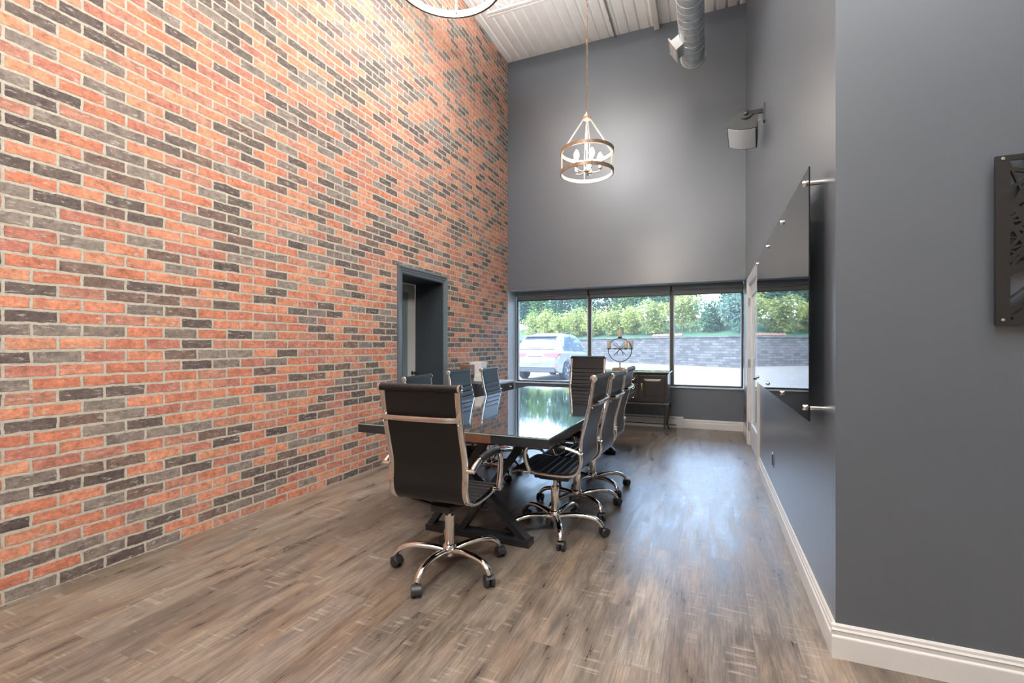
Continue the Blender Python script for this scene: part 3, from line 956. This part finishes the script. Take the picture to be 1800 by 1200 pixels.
for fy in (2.935, 5.85):
    y_ = fy - tcy
    zt = TZ - .068
    def q(x, z): return (x - tcx, y_, z)
    fb = MB().box((-1.87 - tcx, y_ - .05, 0), (-1.07 - tcx, y_ + .05, .045), .003).build('floor_bar', 'black_metal', tb)
    MB().box((-1.95 - tcx, y_ - .045, zt - .012), (-1.0 - tcx, y_ + .045, zt)).build('mounting_plate', 'black_metal', tb)
    MB().obox(q(-1.85, .03), q(-1.40, zt - .01), .075, .04, (1, 0, 0)).build('leg', 'black_metal', tb)
    MB().obox(q(-1.60, .03), q(-1.13, zt - .01), .075, .04, (1, 0, 0)).build('leg', 'black_metal', tb)
    MB().obox(q(-1.10, .03), q(-1.80, zt - .01), .0752, .04, (1, 0, 0)).build('leg', 'black_metal', tb)
MB().box((-.08, 2.935 - tcy, TZ - .12), (.0, 5.85 - tcy, TZ - .0805)).build('stretcher', 'black_metal', tb)

# ------------------------------------------------------------------ glass board on standoffs
gy0, gy1, gz0, gz1 = 2.577, 5.16, .975, 2.172
GX = XR - .062
gb = thing('glass_board', (XR, gy0, gz0), 'black glass board held off the slate side wall by steel standoffs', 'glass board')
MB().box((GX - .006 - XR, 0, 0), (GX - XR, gy1 - gy0, gz1 - gz0), .001).build('glass_panel', 'board_glass', gb)
for yy in (2.66, 3.44, 4.24, 5.09):
    for zz in (gz1 - .055, gz0 + .055):
        s = MB().cyl((-.0008, yy - gy0, zz - gz0), (GX - XR, yy - gy0, zz - gz0), .0115, 14)
        s.lathe([(.015, 0), (.015, -.008), (.011, -.013), (.004, -.014)], (GX - .006 - XR, yy - gy0, zz - gz0), 'X', 18)
        s.build('standoff', 'pin_steel', gb, 40)

# ------------------------------------------------------------------ wall speaker
sp = thing('wall_speaker', (XR, 5.28, 3.66), 'black speaker with pale grille bracketed high on the side wall', 'speaker')
SR = Matrix.Rotation(math.radians(-12), 4, 'Z') @ Matrix.Rotation(math.radians(13), 4, 'Y') @ Matrix.Rotation(math.radians(-26), 4, 'X')
SM = Matrix.Translation((-.170, -.06, -.155)) @ SR
def put(mb, name, m, sm):
    bmesh.ops.transform(mb.bm, matrix=SM, verts=mb.bm.verts)
    return mb.build(name, m, sp, sm)
pts = [(-.135, -.10), (-.07, -.122), (0, -.13), (.07, -.122), (.135, -.10), (.105, .05), (.055, .105), (-.055, .105), (-.105, .05)]
put(MB().extr(pts, 'Y', -.10, .16), 'cabinet', 'speaker_black', 20)
gpl = [(-.125, -.108), (-.07, -.127), (0, -.136), (.07, -.127), (.125, -.108), (.125, -.104), (0, -.128), (-.125, -.104)]
put(MB().extr(gpl, 'Y', -.09, .15), 'grille', 'grille', 20)
put(MB().lathe([(.055, -.10), (.057, -.108), (.053, -.114), (.02, -.116), (.018, -.13), (.014, -.132)], (0, 0, .055), 'Y', 28), 'pivot_knob', 'black_plastic', 40)
kc = SM @ Vector((0, -.122, .055))
MB().obox(kc, (-.012, kc.y + .03, kc.z + .012), .012, .045, (0, .2, 1)).build('bracket_arm', 'speaker_black', sp)
MB().box((-.014, kc.y - .01, kc.z - .10), (0, kc.y + .06, kc.z + .07), .003).build('bracket_plate', 'speaker_black', sp)
MB().tube(smooth_path([SM @ Vector((.06, .10, .08)), Vector((-.03, .02, -.06)), Vector((-.008, .03, -.12))]), .004, 6).build('cable', 'paper_white', sp, 60)

# ------------------------------------------------------------------ cut metal art on the foreground wall
ax0, ax1, az0, az1 = 1.008, 1.63, 1.408, 2.051
ar = thing('metal_wall_art', (ax0, YF, az0), 'black cut metal panel of crossing strips on the foreground wall', 'wall art')
aw, ah = ax1 - ax0, az1 - az0
ya_, yb_ = -.030, -.018
bw = .042
f = MB().box((0, ya_, 0), (bw, yb_, ah)).box((aw - bw, ya_, 0), (aw, yb_, ah)).box((bw, ya_, 0), (aw - bw, yb_, .02)).box((bw, ya_, ah - .02), (aw - bw, yb_, ah))
f.build('border', 'art_black', ar)
rnd = random.Random(11)
def clip(p, q):
    x0_, x1_, z0_, z1_ = bw - .002, aw - bw + .002, .018, ah - .018
    t0, t1 = 0.0, 1.0
    dx, dz = q[0] - p[0], q[1] - p[1]
    for a_, b_ in ((-dx, p[0] - x0_), (dx, x1_ - p[0]), (-dz, p[1] - z0_), (dz, z1_ - p[1])):
        if abs(a_) < 1e-9:
            if b_ < 0: return None
        else:
            r = b_ / a_
            if a_ < 0: t0 = max(t0, r)
            else: t1 = min(t1, r)
    return None if t0 >= t1 else ((p[0] + dx * t0, p[1] + dz * t0), (p[0] + dx * t1, p[1] + dz * t1))
f = MB()
k = 0
while k < 58:
    cx, cz = rnd.uniform(.03, aw - .03), rnd.uniform(.02, ah - .02)
    an = rnd.choice([rnd.uniform(-.4, .7), rnd.uniform(1.1, 2.1), rnd.uniform(.5, 1.3)])
    s = clip((cx - math.cos(an), cz - math.sin(an)), (cx + math.cos(an), cz + math.sin(an)))
    if s is None: continue
    wd = rnd.choice([.006, .008, .010, .014, .020])
    f.obox((s[0][0], (ya_ + yb_) / 2 + k * 1e-5, s[0][1]), (s[1][0], (ya_ + yb_) / 2 + k * 1e-5, s[1][1]), .011, wd, (0.01, 0, 1) if abs(math.cos(an)) > .3 else (1, 0, .01))
    k += 1
f.build('strips', 'art_black', ar)
f = MB()
for px_, pz_ in ((.02, .02), (aw - .02, .02), (.02, ah - .012), (aw / 2, ah - .01), (aw - .02, ah - .012), (bw + .055, ah - .012)):
    f.cyl((px_, -.0185, pz_), (px_, 0, pz_), .006, 10)
    f.lathe([(.006, ya_ - .0), (.006, ya_ - .003), (.002, ya_ - .004)], (px_, 0, pz_), 'Y', 12)
f.build('mounting_screws', 'pin_steel', ar)

# ------------------------------------------------------------------ outlets
for (yy, zz, lab) in ((4.52, .365, 'dark wall outlet low on the side wall below the glass board'), (7.83, .36, 'dark wall outlet in the corner between the white door and windows')):
    o = thing('wall_outlet', (XR, yy, zz), lab, 'outlet', group='outlets of the side wall')
    MB().box((-.006, -.038, -.060), (0, .038, .060), .003).build('cover_plate', 'pin_steel', o)
    MB().box((-.009, -.020, -.045), (-.005, .020, .045), .002).build('socket', 'matte_black', o)

# ------------------------------------------------------------------ heater
ht = thing('baseboard_heater', (-.383, Y2, 0), 'white electric baseboard heater under the windows behind the sideboard', 'heater')
hl = 2.4
MB().extr([(0, .03), (-.055, .03), (-.066, .04), (-.066, .052), (-.058, .055), (-.058, .125), (-.066, .128), (-.066, .14), (-.050, .178), (0, .178)], 'X', -hl, 0).build('casing', 'heater_white', ht)
MB().box((-hl + .06, -.062, .134), (-.10, -.0575, .158)).box((-hl + .06, -.0665, .042), (-.10, -.0655, .055)).build('air_slot', 'dark_gap', ht)
MB().box((-.105, -.070, .030), (.0, -.0605, .170), .002).box((-hl, -.070, .03), (-hl + .06, -.0605, .17), .002).box((-hl, -.062, 0), (0, -.004, .032)).build('end_cover', 'heater_white', ht)

# ------------------------------------------------------------------ sideboard
SX0, SX1, SY0, SY1 = -1.85, -.565, 7.33, 7.86
sb = thing('sideboard', (SX1, SY0, 0), 'dark wood sideboard with glass top and cabriole legs under the middle window', 'sideboard')
W_, D_ = SX1 - SX0, SY1 - SY0
MB().box((-W_, 0, .455), (0, D_, .905), .004).build('carcass', 'ebony', sb)
MB().box((-W_ - .012, -.014, .905), (.012, D_ + .01, .925), .004).box((-W_ - .008, -.010, .440), (.008, D_, .462), .004).build('moulding', 'ebony', sb)
MB().box((-W_ - .03, -.03, .926), (.03, D_ + .02, .938), .002).build('glass_top', 'glass_green', sb)
def door_front(x0_, x1_, z0_, z1_, hx_):
    dd = MB().box((x0_, -.018, z0_), (x1_, .001, z1_), .003).build('door', 'ebony', sb)
    ins = MB()
    m_ = .055
    a, c, e, g_ = x0_ + m_, x1_ - m_, z0_ + m_, z1_ - m_
    vs = [ins.bm.verts.new(v) for v in ((a, -.018, e), (c, -.018, e), (c, -.018, g_), (a, -.018, g_), (a + .03, -.030, e + .03), (c - .03, -.030, e + .03), (c - .03, -.030, g_ - .03), (a + .03, -.030, g_ - .03))]
    for fz in ((0, 1, 5, 4), (1, 2, 6, 5), (2, 3, 7, 6), (3, 0, 4, 7), (4, 5, 6, 7), (3, 2, 1, 0)):
        ins.bm.faces.new([vs[i] for i in fz])
    ins.build('raised_panel', 'ebony', dd)
    zc_ = (z0_ + z1_) / 2 + .02
    MB().tube(smooth_path([(hx_, -.02, zc_ - .045), (hx_, -.042, zc_ - .03), (hx_, -.042, zc_ + .03), (hx_, -.02, zc_ + .045)]), .004, 8).box((hx_ - .011, -.0215, zc_ - .055), (hx_ + .011, -.018, zc_ + .055), .004).build('handle', 'brass', dd, 40)
door_front(-.40, -.035, .49, .885, -.375)
door_front(-W_ + .035, -W_ + .40, .49, .885, -W_ + .375)
for k in range(3):
    z0_ = .49 + k * .135
    dr = MB().box((-W_ + .425, -.018, z0_), (-.425, .001, z0_ + .125), .003).box((-W_ + .45, -.024, z0_ + .02), (-.45, -.017, z0_ + .105), .005).build('drawer', 'ebony', sb)
    for hx_ in (-W_ / 2 - .12, -W_ / 2 + .12):
        zc_ = z0_ + .064
        h = MB().tube(smooth_path([(hx_ - .04, -.024, zc_ + .01), (hx_ - .035, -.045, zc_ - .004), (hx_, -.048, zc_ - .012), (hx_ + .035, -.045, zc_ - .004), (hx_ + .04, -.024, zc_ + .01)]), .004, 8)
        for s in (-1, 1): h.lathe([(.011, -.024), (.010, -.028), (.004, -.03)], (hx_ + s * .04, 0, zc_ + .01), 'Y', 12)
        h.build('handle', 'brass', dr, 40)
for sx_ in (0, 1):
    for sy_ in (0, 1):
        x_ = -.035 if sx_ == 0 else -W_ + .035
        y_ = .035 if sy_ == 0 else D_ - .035
        ox_ = (1 if sx_ == 0 else -1) * .7; oy_ = -.7 if sy_ == 0 else .7
        def cp(o_, z_): return (x_ + ox_ * o_, y_ + oy_ * o_, z_)
        pth = smooth_path([cp(-.005, .46), cp(.022, .42), cp(.026, .36), cp(.008, .26), cp(-.012, .16), cp(-.012, .08), cp(.008, .035), cp(.022, .012)], 5)
        sc_ = [1.45 - .15 * 0 if i < 4 else max(.42, 1.5 - 1.15 * (i / (len(pth) - 1)) * 1.25) for i in range(len(pth))]
        MB().tube(pth, .028, 12, scale=sc_).ico(cp(.022, .014), .020, 2, (1, 1, .68)).build('cabriole_leg', 'ebony', sb, 60)

# ------------------------------------------------------------------ candle stand and candles
cz0 = .938
cxx, cyy = -1.305, 7.55
cs = thing('candle_stand', (cxx, cyy, cz0), 'round wrought iron candle stand on a wooden block on the sideboard', 'candle holder')
MB().box((-.115, -.05, 0), (.115, .05, .035), .004).box((-.10, -.045, .035), (.10, .045, .045), .003).build('base_block', 'wood_brown', cs)
MB().lathe([(.016, .045), (.010, .055), (.007, .075), (.012, .11), (.007, .13)], seg=14).build('stem', 'iron_bronze', cs, 40)
rr, rz_ = .185, .325
MB().tube([(rr * math.cos(2 * PI * k / 48), 0, rz_ + rr * math.sin(2 * PI * k / 48)) for k in range(48)], .0065, 8, closed=True).build('ring', 'iron_bronze', cs, 60)
cups = [(0, 0, rz_ + rr + .02), (-.17, -.02, .352), (-.095, .10, .352), (.105, -.08, .352), (.17, .05, .352)]
b = MB()
b.box((-.19, -.006, .338), (.19, .006, .348))
b.build('crossbar', 'iron_bronze', cs)
b = MB()
for (s_, y_) in ((1, -.03), (-1, .03)):
    b.tube(smooth_path([(s_ * -.10, y_, .42), (s_ * -.02, y_, .355), (s_ * .05, y_, .29), (s_ * .105, y_, .235)]), .0055, 8)
    b.tube(smooth_path([(s_ * -.06, y_ * 1.6, .44), (s_ * .02, y_ * 1.6, .34), (s_ * .06, y_ * 1.6, .24)]), .0045, 8)
b.build('crossed_arms', 'iron_bronze', cs, 60)
cl = ['beige pillar candle on top of the iron candle stand', 'beige pillar candle at the left end of the candle stand', 'beige pillar candle at the back left of the candle stand', 'beige pillar candle at the front right of the candle stand', 'beige pillar candle at the right end of the candle stand']
for k, (x_, y_, z_) in enumerate(cups):
    b = MB().lathe([(.006, z_ - .022), (.030, z_ - .010), (.036, z_), (.030, z_ - .003)], (x_, y_, 0), seg=16)
    if k: b.obox((x_ * .9, 0, z_ - .012), (x_, y_, z_ - .012), .008, .008)
    b.build('candle_cup', 'iron_bronze', cs, 40)
    if k == 2: continue
    c_ = MB().lathe([(.030, 0), (.031, .003), (.031, .118), (.028, .122), (.012, .119)], seg=20).build('pillar_candle', 'candle_wax', None, 40)
    c_.location = (cxx + x_, cyy + y_, cz0 + z_ - .002)
    tag(c_, cl[k], 'candle', 'pillar candles on the candle stand')
    MB().cyl((0, 0, .118), (.002, 0, .130), .0012, 5).build('wick', 'matte_black', c_)

# ------------------------------------------------------------------ low cabinet by the brick wall
cb_ = thing('low_cabinet', (XL, 6.20, 0), 'dark low cabinet with brass pull in the corner of brick wall and windows', 'cabinet')
cw = .47
MB().box((.004, 0, .02), (cw - .02, .735, .755), .003).build('body', 'ebony', cb_)
MB().box((.004, -.01, .755), (cw, .75, .784), .004).build('top', 'sill_light', cb_)  # dark top coloured pale to stand for its window reflection
for k in range(2):
    y0_ = .01 + k * .362
    dr = MB().box((cw - .021, y0_, .60), (cw - .004, y0_ + .353, .745), .003).build('drawer', 'ebony', cb_)
    h = MB().lathe([(.018, 0), (.020, .003), (.008, .006), (.007, .016), (.014, .022), (.012, .028)], (cw - .004, y0_ + .19, .69), 'X', 14)
    h.build('knob', 'brass', dr, 40)
    dd = MB().box((cw - .021, y0_, .06), (cw - .004, y0_ + .353, .585), .003).build('door', 'ebony', cb_)

fr = thing('mini_fridge', (XL + .02, 5.64, 0), 'black mini fridge between the brick doorway and the low cabinet', 'fridge')
MB().box((0, 0, .02), (.42, .50, .82), .008).build('body', 'black_plastic', fr)
MB().box((.425, 0, .03), (.468, .50, .82), .010).build('door', 'black_plastic', fr)
for yy in (.04, .46):
    MB().cyl((.38, yy, 0), (.38, yy, .03), .018, 10).cyl((.05, yy, 0), (.05, yy, .03), .018, 10).build('foot', 'black_plastic', fr)
def crate(name, lo, hi, m, label, cat):
    c_ = Vector(((lo[0] + hi[0]) / 2, (lo[1] + hi[1]) / 2, lo[2]))
    o = MB().box(Vector(lo) - c_, Vector(hi) - c_, .004).build(name, m)
    o.location = c_
    return tag(o, label, cat)
o = crate('paper_box', (-3.13, 6.00, .82), (-2.98, 6.13, .912), 'paper_white', 'small white box on the front of the mini fridge', 'box')
o = crate('coffee_maker', (-3.27, 5.89, .82), (-3.11, 6.03, 1.06), 'cup_brown', 'brown coffee maker standing on the mini fridge', 'coffee maker')
MB().box((-.01, -.07, .05), (.09, .07, .10)).build('drip_opening', 'matte_black', o)
o = crate('tissue_box', (-3.29, 6.23, .784), (-3.10, 6.41, 1.085), 'paper_white', 'tall white carton standing on the low cabinet behind the chairs', 'box')
MB().box((-.08, -.05, .296), (.08, .05, .305)).build('lid', 'paper_white', o)

# ------------------------------------------------------------------ outside
GZ = .10
struct(MB().box((-60, Y2 + .17, GZ - .1), (60, 90, GZ)).build('ground', 'asphalt'), 'sunlit pale pavement of the car park', 'ground')
# retaining wall: runs from near right to far left
wa, wb = Vector((14.6, 18.6, GZ)), Vector((-22.6, 48.6, GZ))
wd_ = wb - wa
ang = math.atan2(wd_.y, wd_.x)
rw = MB().box((0, -.3, -.05), (wd_.length, .3, 1.72)).build('retaining_wall', 'stone')
rw.location = wa; rw.rotation_euler = (0, 0, ang)
tag(rw, 'grey stone block retaining wall along the far side of the car park', 'wall')
cap = MB().box((0, -.36, 1.72), (wd_.length, .36, 1.79)).build('wall_cap', 'stone', rw)
nrm = Vector((-wd_.y, wd_.x, 0)).normalized()
if nrm.y < 0: nrm = -nrm
bank = MB()
bank.extr([(-.35, -.05), (-.35, 1.70), (-6, 3.3), (-30, 3.6), (-30, -.05)], 'X', -20, wd_.length + 20)
bo = bank.build('planted_bank', 'leaf_dark'); bo.location = wa; bo.rotation_euler = (0, 0, ang)
bo['kind'] = 'structure'; bo['label'] = 'raised planted ground behind the retaining wall'; bo['category'] = 'bank'

fe = thing('wooden_fence', wa + wd_.normalized() * 21.2 + nrm * .5 + Vector((0, 0, 1.50)), 'short reddish board fence on top of the retaining wall', 'fence', rz=ang)
for k in range(16):
    MB().box((k * .16, -.02, 0), (k * .16 + .13, .01, .52 + .02 * (k % 2))).build('board', 'fence_wood', fe)
MB().box((0, .01, .12), (2.6, .05, .20)).box((0, .01, .38), (2.6, .05, .46)).build('rail', 'fence_wood', fe)

def leafy(name, along, back, h, rad, m, n, size, label, seed, trunk=True, flat=1.0):
    r = random.Random(seed)
    p0 = wa + wd_.normalized() * along + nrm * back + Vector((0, 0, 1.68 + max(0, back - .35) * .28))
    t = thing(name, p0, label, 'tree' if trunk else 'shrub', group='trees and shrubs behind the retaining wall')
    b = MB()
    blobs = []
    for k in range(11):
        a_ = r.uniform(0, 2 * PI); q_ = r.uniform(0, .62) * rad
        zz = r.uniform(.10 if not trunk else .22, .86) * h
        blobs.append((q_ * math.cos(a_), q_ * math.sin(a_) * flat, zz, r.uniform(.34, .58) * rad))
    for k in range(n):
        bx_, by_, bz_, br = blobs[k % len(blobs)]
        d_ = Vector((r.gauss(0, 1), r.gauss(0, 1), r.gauss(0, 1))).normalized() * br * (r.random() ** .4)
        c_ = Vector((bx_, by_, bz_)) + d_
        if c_.z < .05: c_.z = .05 + r.random() * .2
        s_ = size * r.uniform(.6, 1.4)
        u_ = Vector((r.gauss(0, 1), r.gauss(0, 1), r.gauss(0, 1))).normalized()
        v_ = u_.orthogonal().normalized()
        vs = [b.bm.verts.new(c_ + u_ * s_), b.bm.verts.new(c_ + v_ * s_ * .55), b.bm.verts.new(c_ - u_ * s_), b.bm.verts.new(c_ - v_ * s_ * .55)]
        b.bm.faces.new(vs)
    b.build('foliage', m, t)
    tr = MB().tube(smooth_path([(0, 0, -.05), (.06 * rad, 0, h * .3), (-.05 * rad, .03, h * .62)]), .07 if trunk else .035, 8, scale=None)
    for k in range(4):
        bx_, by_, bz_, br = blobs[k]
        tr.cyl((0, 0, h * .3), (bx_ * .9, by_ * .9, bz_), .025, 6)
    tr.build('trunk', 'bark', t, 60)
    return t
TR = []
# back rows of tall trees, then nearer yellow-green shrubs
mats_b = ['leaf_blue', 'leaf_dark', 'leaf_mid', 'leaf_blue', 'leaf_dark']
words = {'leaf_blue': 'blue green', 'leaf_dark': 'dark green', 'leaf_mid': 'fresh green', 'leaf_yellow': 'yellow green', 'leaf_dry': 'pale dry'}
k = 0
rt = random.Random(5)
places = ['left of the car outside the frame edge', 'beyond the left window jamb', 'outermost left', 'far left', 'left', 'behind the car roof', 'behind the middle of the left window', 'between left and middle windows', 'behind the candle stand', 'right of the candle stand',
          'behind the second mullion', 'left in the right window', 'middle of the right window', 'right in the right window', 'seen beyond the white door']
for a_ in [9.5 + 3.0 * j for j in range(15)]:
    place_w = places[14 - k]
    m_ = mats_b[k % 5] if k > 3 else ['leaf_dark', 'leaf_dark', 'leaf_blue', 'leaf_dark'][k]
    leafy('tree', a_, 4.4 + rt.uniform(0, 1.2), 6.0 + rt.uniform(-.5, .8) + (.5 if k > 4 else -1.2), 2.7, m_, 3800, .14, 'tall %s tree behind the retaining wall, %s' % (words[m_], place_w), 100 + k)
    k += 1
SH = [(11.5, 'leaf_mid', 1.4, 1.4), (14.0, 'leaf_dark', 2.2, 1.5), (16.0, 'leaf_dry', 2.1, 1.2), (18.0, 'leaf_blue', 2.0, 1.4), (20.0, 'leaf_dark', 1.8, 1.2), (22.4, 'leaf_yellow', 2.5, 1.5), (24.8, 'leaf_yellow', 2.0, 1.5),
      (27.2, 'leaf_yellow', 1.7, 1.4), (29.4, 'leaf_yellow', 2.3, 1.5), (31.8, 'leaf_yellow', 1.8, 1.4), (34.0, 'leaf_yellow', 2.5, 1.5), (36.6, 'leaf_yellow', 1.9, 1.5), (39.2, 'leaf_yellow', 2.4, 1.5), (41.8, 'leaf_yellow', 2.2, 1.5)]
sw = ['farthest right', 'second from the right', 'third from the right', 'fourth from the right', 'right of the second mullion', 'behind the second mullion', 'right of the candle stand', 'behind the candle stand', 'left of the candle stand',
      'behind the first mullion', 'above the front of the car', 'above the car roof', 'above the left side of the car', 'farthest left']
for k, (a_, m_, h_, r_) in enumerate(SH):
    leafy('shrub', a_, 1.8, h_ * 1.05, r_ * 1.15, m_, 2200, .10, '%s shrub on top of the retaining wall, %s' % (words[m_], sw[k]), 300 + k, trunk=False)

# ------------------------------------------------------------------ parked car
car = thing('parked_car', (-5.70, 15.65, GZ), 'white car parked outside the left window, seen from the back', 'car', rz=-.09)
# stations along the car: y, half width, z bottom, z belt, roof half width, z roof
ST = [(0.00, .80, .50, .86, .70, .90), (.05, .87, .36, .98, .76, 1.02), (.16, .905, .30, 1.02, .70, 1.14), (.36, .915, .27, 1.03, .66, 1.38), (.60, .92, .26, 1.03, .63, 1.58),
      (.95, .92, .25, 1.02, .61, 1.66), (1.6, .925, .25, 1.00, .62, 1.69), (2.4, .925, .25, .98, .62, 1.66), (2.95, .92, .25, .97, .62, 1.48), (3.45, .915, .25, .95, .68, 1.12),
      (3.7, .90, .26, .92, .70, 1.02), (4.2, .87, .28, .86, .66, .93), (4.5, .80, .32, .74, .60, .80), (4.6, .70, .40, .62, .50, .66)]
def stn(y):
    for i in range(len(ST) - 1):
        if ST[i][0] <= y <= ST[i + 1][0]:
            k_ = (y - ST[i][0]) / (ST[i + 1][0] - ST[i][0])
            return [a * (1 - k_) + b_ * k_ for a, b_ in zip(ST[i], ST[i + 1])]
    return list(ST[-1])
b = MB()
rings = []
ys = []
for i in range(len(ST) - 1):
    ys += [ST[i][0] + (ST[i + 1][0] - ST[i][0]) * j / 4 for j in range(4)]
ys.append(ST[-1][0])
WHY, WR = (.86, 3.60), .39     # wheel centres along the car and arch radius
for y in ys:
    _, hw, zb, zl, wr, zr = stn(y)
    zb2 = zb
    for wy in WHY:
        if abs(y - wy) < WR: zb2 = max(zb2, .34 + math.sqrt(WR ** 2 - (y - wy) ** 2))
    zm = zb + (zl - zb) * .55
    half = [(hw * .80, zb), (hw * .97, zb2), (hw * 1.0, max(zm, zb2 + .01)), (hw * .985, zl - .06 if zl - .06 > zb2 + .02 else zb2 + .03), (hw * .93, zl), (wr + (hw * .93 - wr) * .45, zl + (zr - zl) * .5), (wr, zr - (zr - zl) * .06), (wr * .6, zr + .012), (0, zr + .02)]
    ring = [(x_, y, z_) for x_, z_ in half] + [(-x_, y, z_) for x_, z_ in reversed(half[:-1])]
    rings.append([b.bm.verts.new(p) for p in ring])
n = len(rings[0])
for i in range(len(rings) - 1):
    for j in range(n):
        b.bm.faces.new((rings[i][j], rings[i][(j + 1) % n], rings[i + 1][(j + 1) % n], rings[i + 1][j]))
b.bm.faces.new(rings[0]); b.bm.faces.new(list(reversed(rings[-1])))
b.build('body', 'car_white', car, 35)
def side_pt(y, t_, s_, off=.008):
    _, hw, zb, zl, wr, zr = stn(y)
    x0_, z0_, x1_, z1_ = hw * .93, zl, wr, zr - (zr - zl) * .06
    return (s_ * (x0_ + (x1_ - x0_) * t_ + off), y, z0_ + (z1_ - z0_) * t_)
for s_ in (-1, 1):
    lo_ = [side_pt(y, .05, s_, .012) for y in (.62, 1.2, 1.8, 2.4, 3.0, 3.3)]
    hi_ = [side_pt(y, t_, s_, .012) for y, t_ in ((.85, .75), (1.2, .86), (1.8, .88), (2.4, .84), (2.85, .72), (3.2, .2))]
    b = MB()
    v0_ = [b.bm.verts.new(p) for p in lo_]; v1_ = [b.bm.verts.new(p) for p in hi_]
    for i in range(len(lo_) - 1): b.bm.faces.new((v0_[i], v0_[i + 1], v1_[i + 1], v1_[i]))
    r_ = bmesh.ops.extrude_face_region(b.bm, geom=list(b.bm.faces))
    for v in r_['geom']:
        if isinstance(v, bmesh.types.BMVert): v.co.x -= s_ * .02
    sg = b.build('side_window', 'car_glass', car)
    MB().obox(side_pt(1.75, 0, s_, .018), side_pt(1.75, .9, s_, .018), .07, .008, (0, 0, 1)).obox(side_pt(2.75, 0, s_, .018), side_pt(2.85, .75, s_, .018), .03, .008).build('pillar', 'car_dark', sg)
# rear window following the hatch slope
b = MB()
rv = [(-.70, .12, 1.10), (.70, .12, 1.10), (.62, .48, 1.50), (0, .50, 1.535), (-.62, .48, 1.50)]
dirn = Vector((0, -1, .8)).normalized()
rv2 = [Vector(p) + dirn * .035 for p in rv]
a0 = [b.bm.verts.new(p) for p in rv2]; a1 = [b.bm.verts.new(Vector(p) - dirn * .09) for p in rv]
b.bm.faces.new(a0); b.bm.faces.new(list(reversed(a1)))
for i in range(5): b.bm.faces.new((a0[i], a0[(i + 1) % 5], a1[(i + 1) % 5], a1[i]))
rwn = b.build('rear_window', 'car_glass', car)
MB().obox((-.20, .075, 1.15), (.20, .075, 1.15), .012, .03).build('wiper', 'car_dark', rwn)
MB().box((-.62, .36, 1.555), (.62, .70, 1.60), .02).build('spoiler', 'car_white', car)
for s_ in (-1, 1):
    MB().extr([(.34, .93), (.42, .84), (.86, .83), (.93, .96), (.86, .985), (.36, .96)] if s_ > 0 else [(-.34, .93), (-.42, .84), (-.86, .83), (-.93, .96), (-.86, .985), (-.36, .96)], 'Y', -.02, .26).build('tail_light', 'tail_red', car)
    MB().box((s_ * .80 - .03, .0, .42), (s_ * .80 + .03, .06, .62), .01).build('reflector', 'tail_red', car)
MB().box((-.78, -.02, .30), (.78, .14, .46), .02).build('lower_bumper', 'car_dark', car)
MB().box((-.76, -.035, .47), (.76, .02, .50), .008).build('bumper_strip', 'car_white', car)
MB().box((-.17, -.025, .62), (.17, .03, .76), .006).build('number_plate', 'alu_white', car)
MB().box((-.30, -.012, .84), (.30, .05, .862), .004).build('hatch_trim', 'car_dark', car)
MB().lathe([(.045, 0), (.045, -.012), (.038, -.016)], (0, -.0, .93), 'Y', 20).build('badge', 'rim', car, 40)
MB().lathe([(.02, 1.69), (.015, 1.72), (.006, 1.78)], (0, .85, 0), seg=8).build('antenna', 'car_dark', car)
for s_ in (-1, 1):
    MB().tube(smooth_path([(s_ * .60, .8, 1.67), (s_ * .61, 1.2, 1.71), (s_ * .61, 2.1, 1.71), (s_ * .60, 2.5, 1.68)]), .014, 8).build('roof_rail', 'car_dark', car, 60)
    m_ = MB().ico((s_ * 1.02, 3.0, 1.04), .10, 2, (1, .7, .75)).box((s_ * .90 - .04, 2.98, .98), (s_ * .96 + .04, 3.04, 1.02)).build('wing_mirror', 'car_white', car, 60)
    for wy in WHY:
        w = MB().lathe([(.22, -.11), (.31, -.115), (.34, -.09), (.34, .09), (.31, .115), (.22, .11)], (s_ * .81, wy, .34), 'X', 32).build('wheel', 'tyre', car, 40)
        rm = MB()
        rm.lathe([(.06, -.112), (.07, .112)], (s_ * .81, wy, .34), 'X', 12)
        rm.lathe([(.215, -.10), (.235, -.105), (.235, .105), (.215, .10), (.215, -.10)], (s_ * .81, wy, .34), 'X', 32) if False else None
        for q_ in range(5):
            a_ = q_ * 2 * PI / 5
            rm.obox((s_ * .90, wy + .05 * math.cos(a_), .34 + .05 * math.sin(a_)), (s_ * .91, wy + .225 * math.cos(a_), .34 + .225 * math.sin(a_)), .05, .03, (1, 0, 0))
        rm.build('rim', 'rim', w)
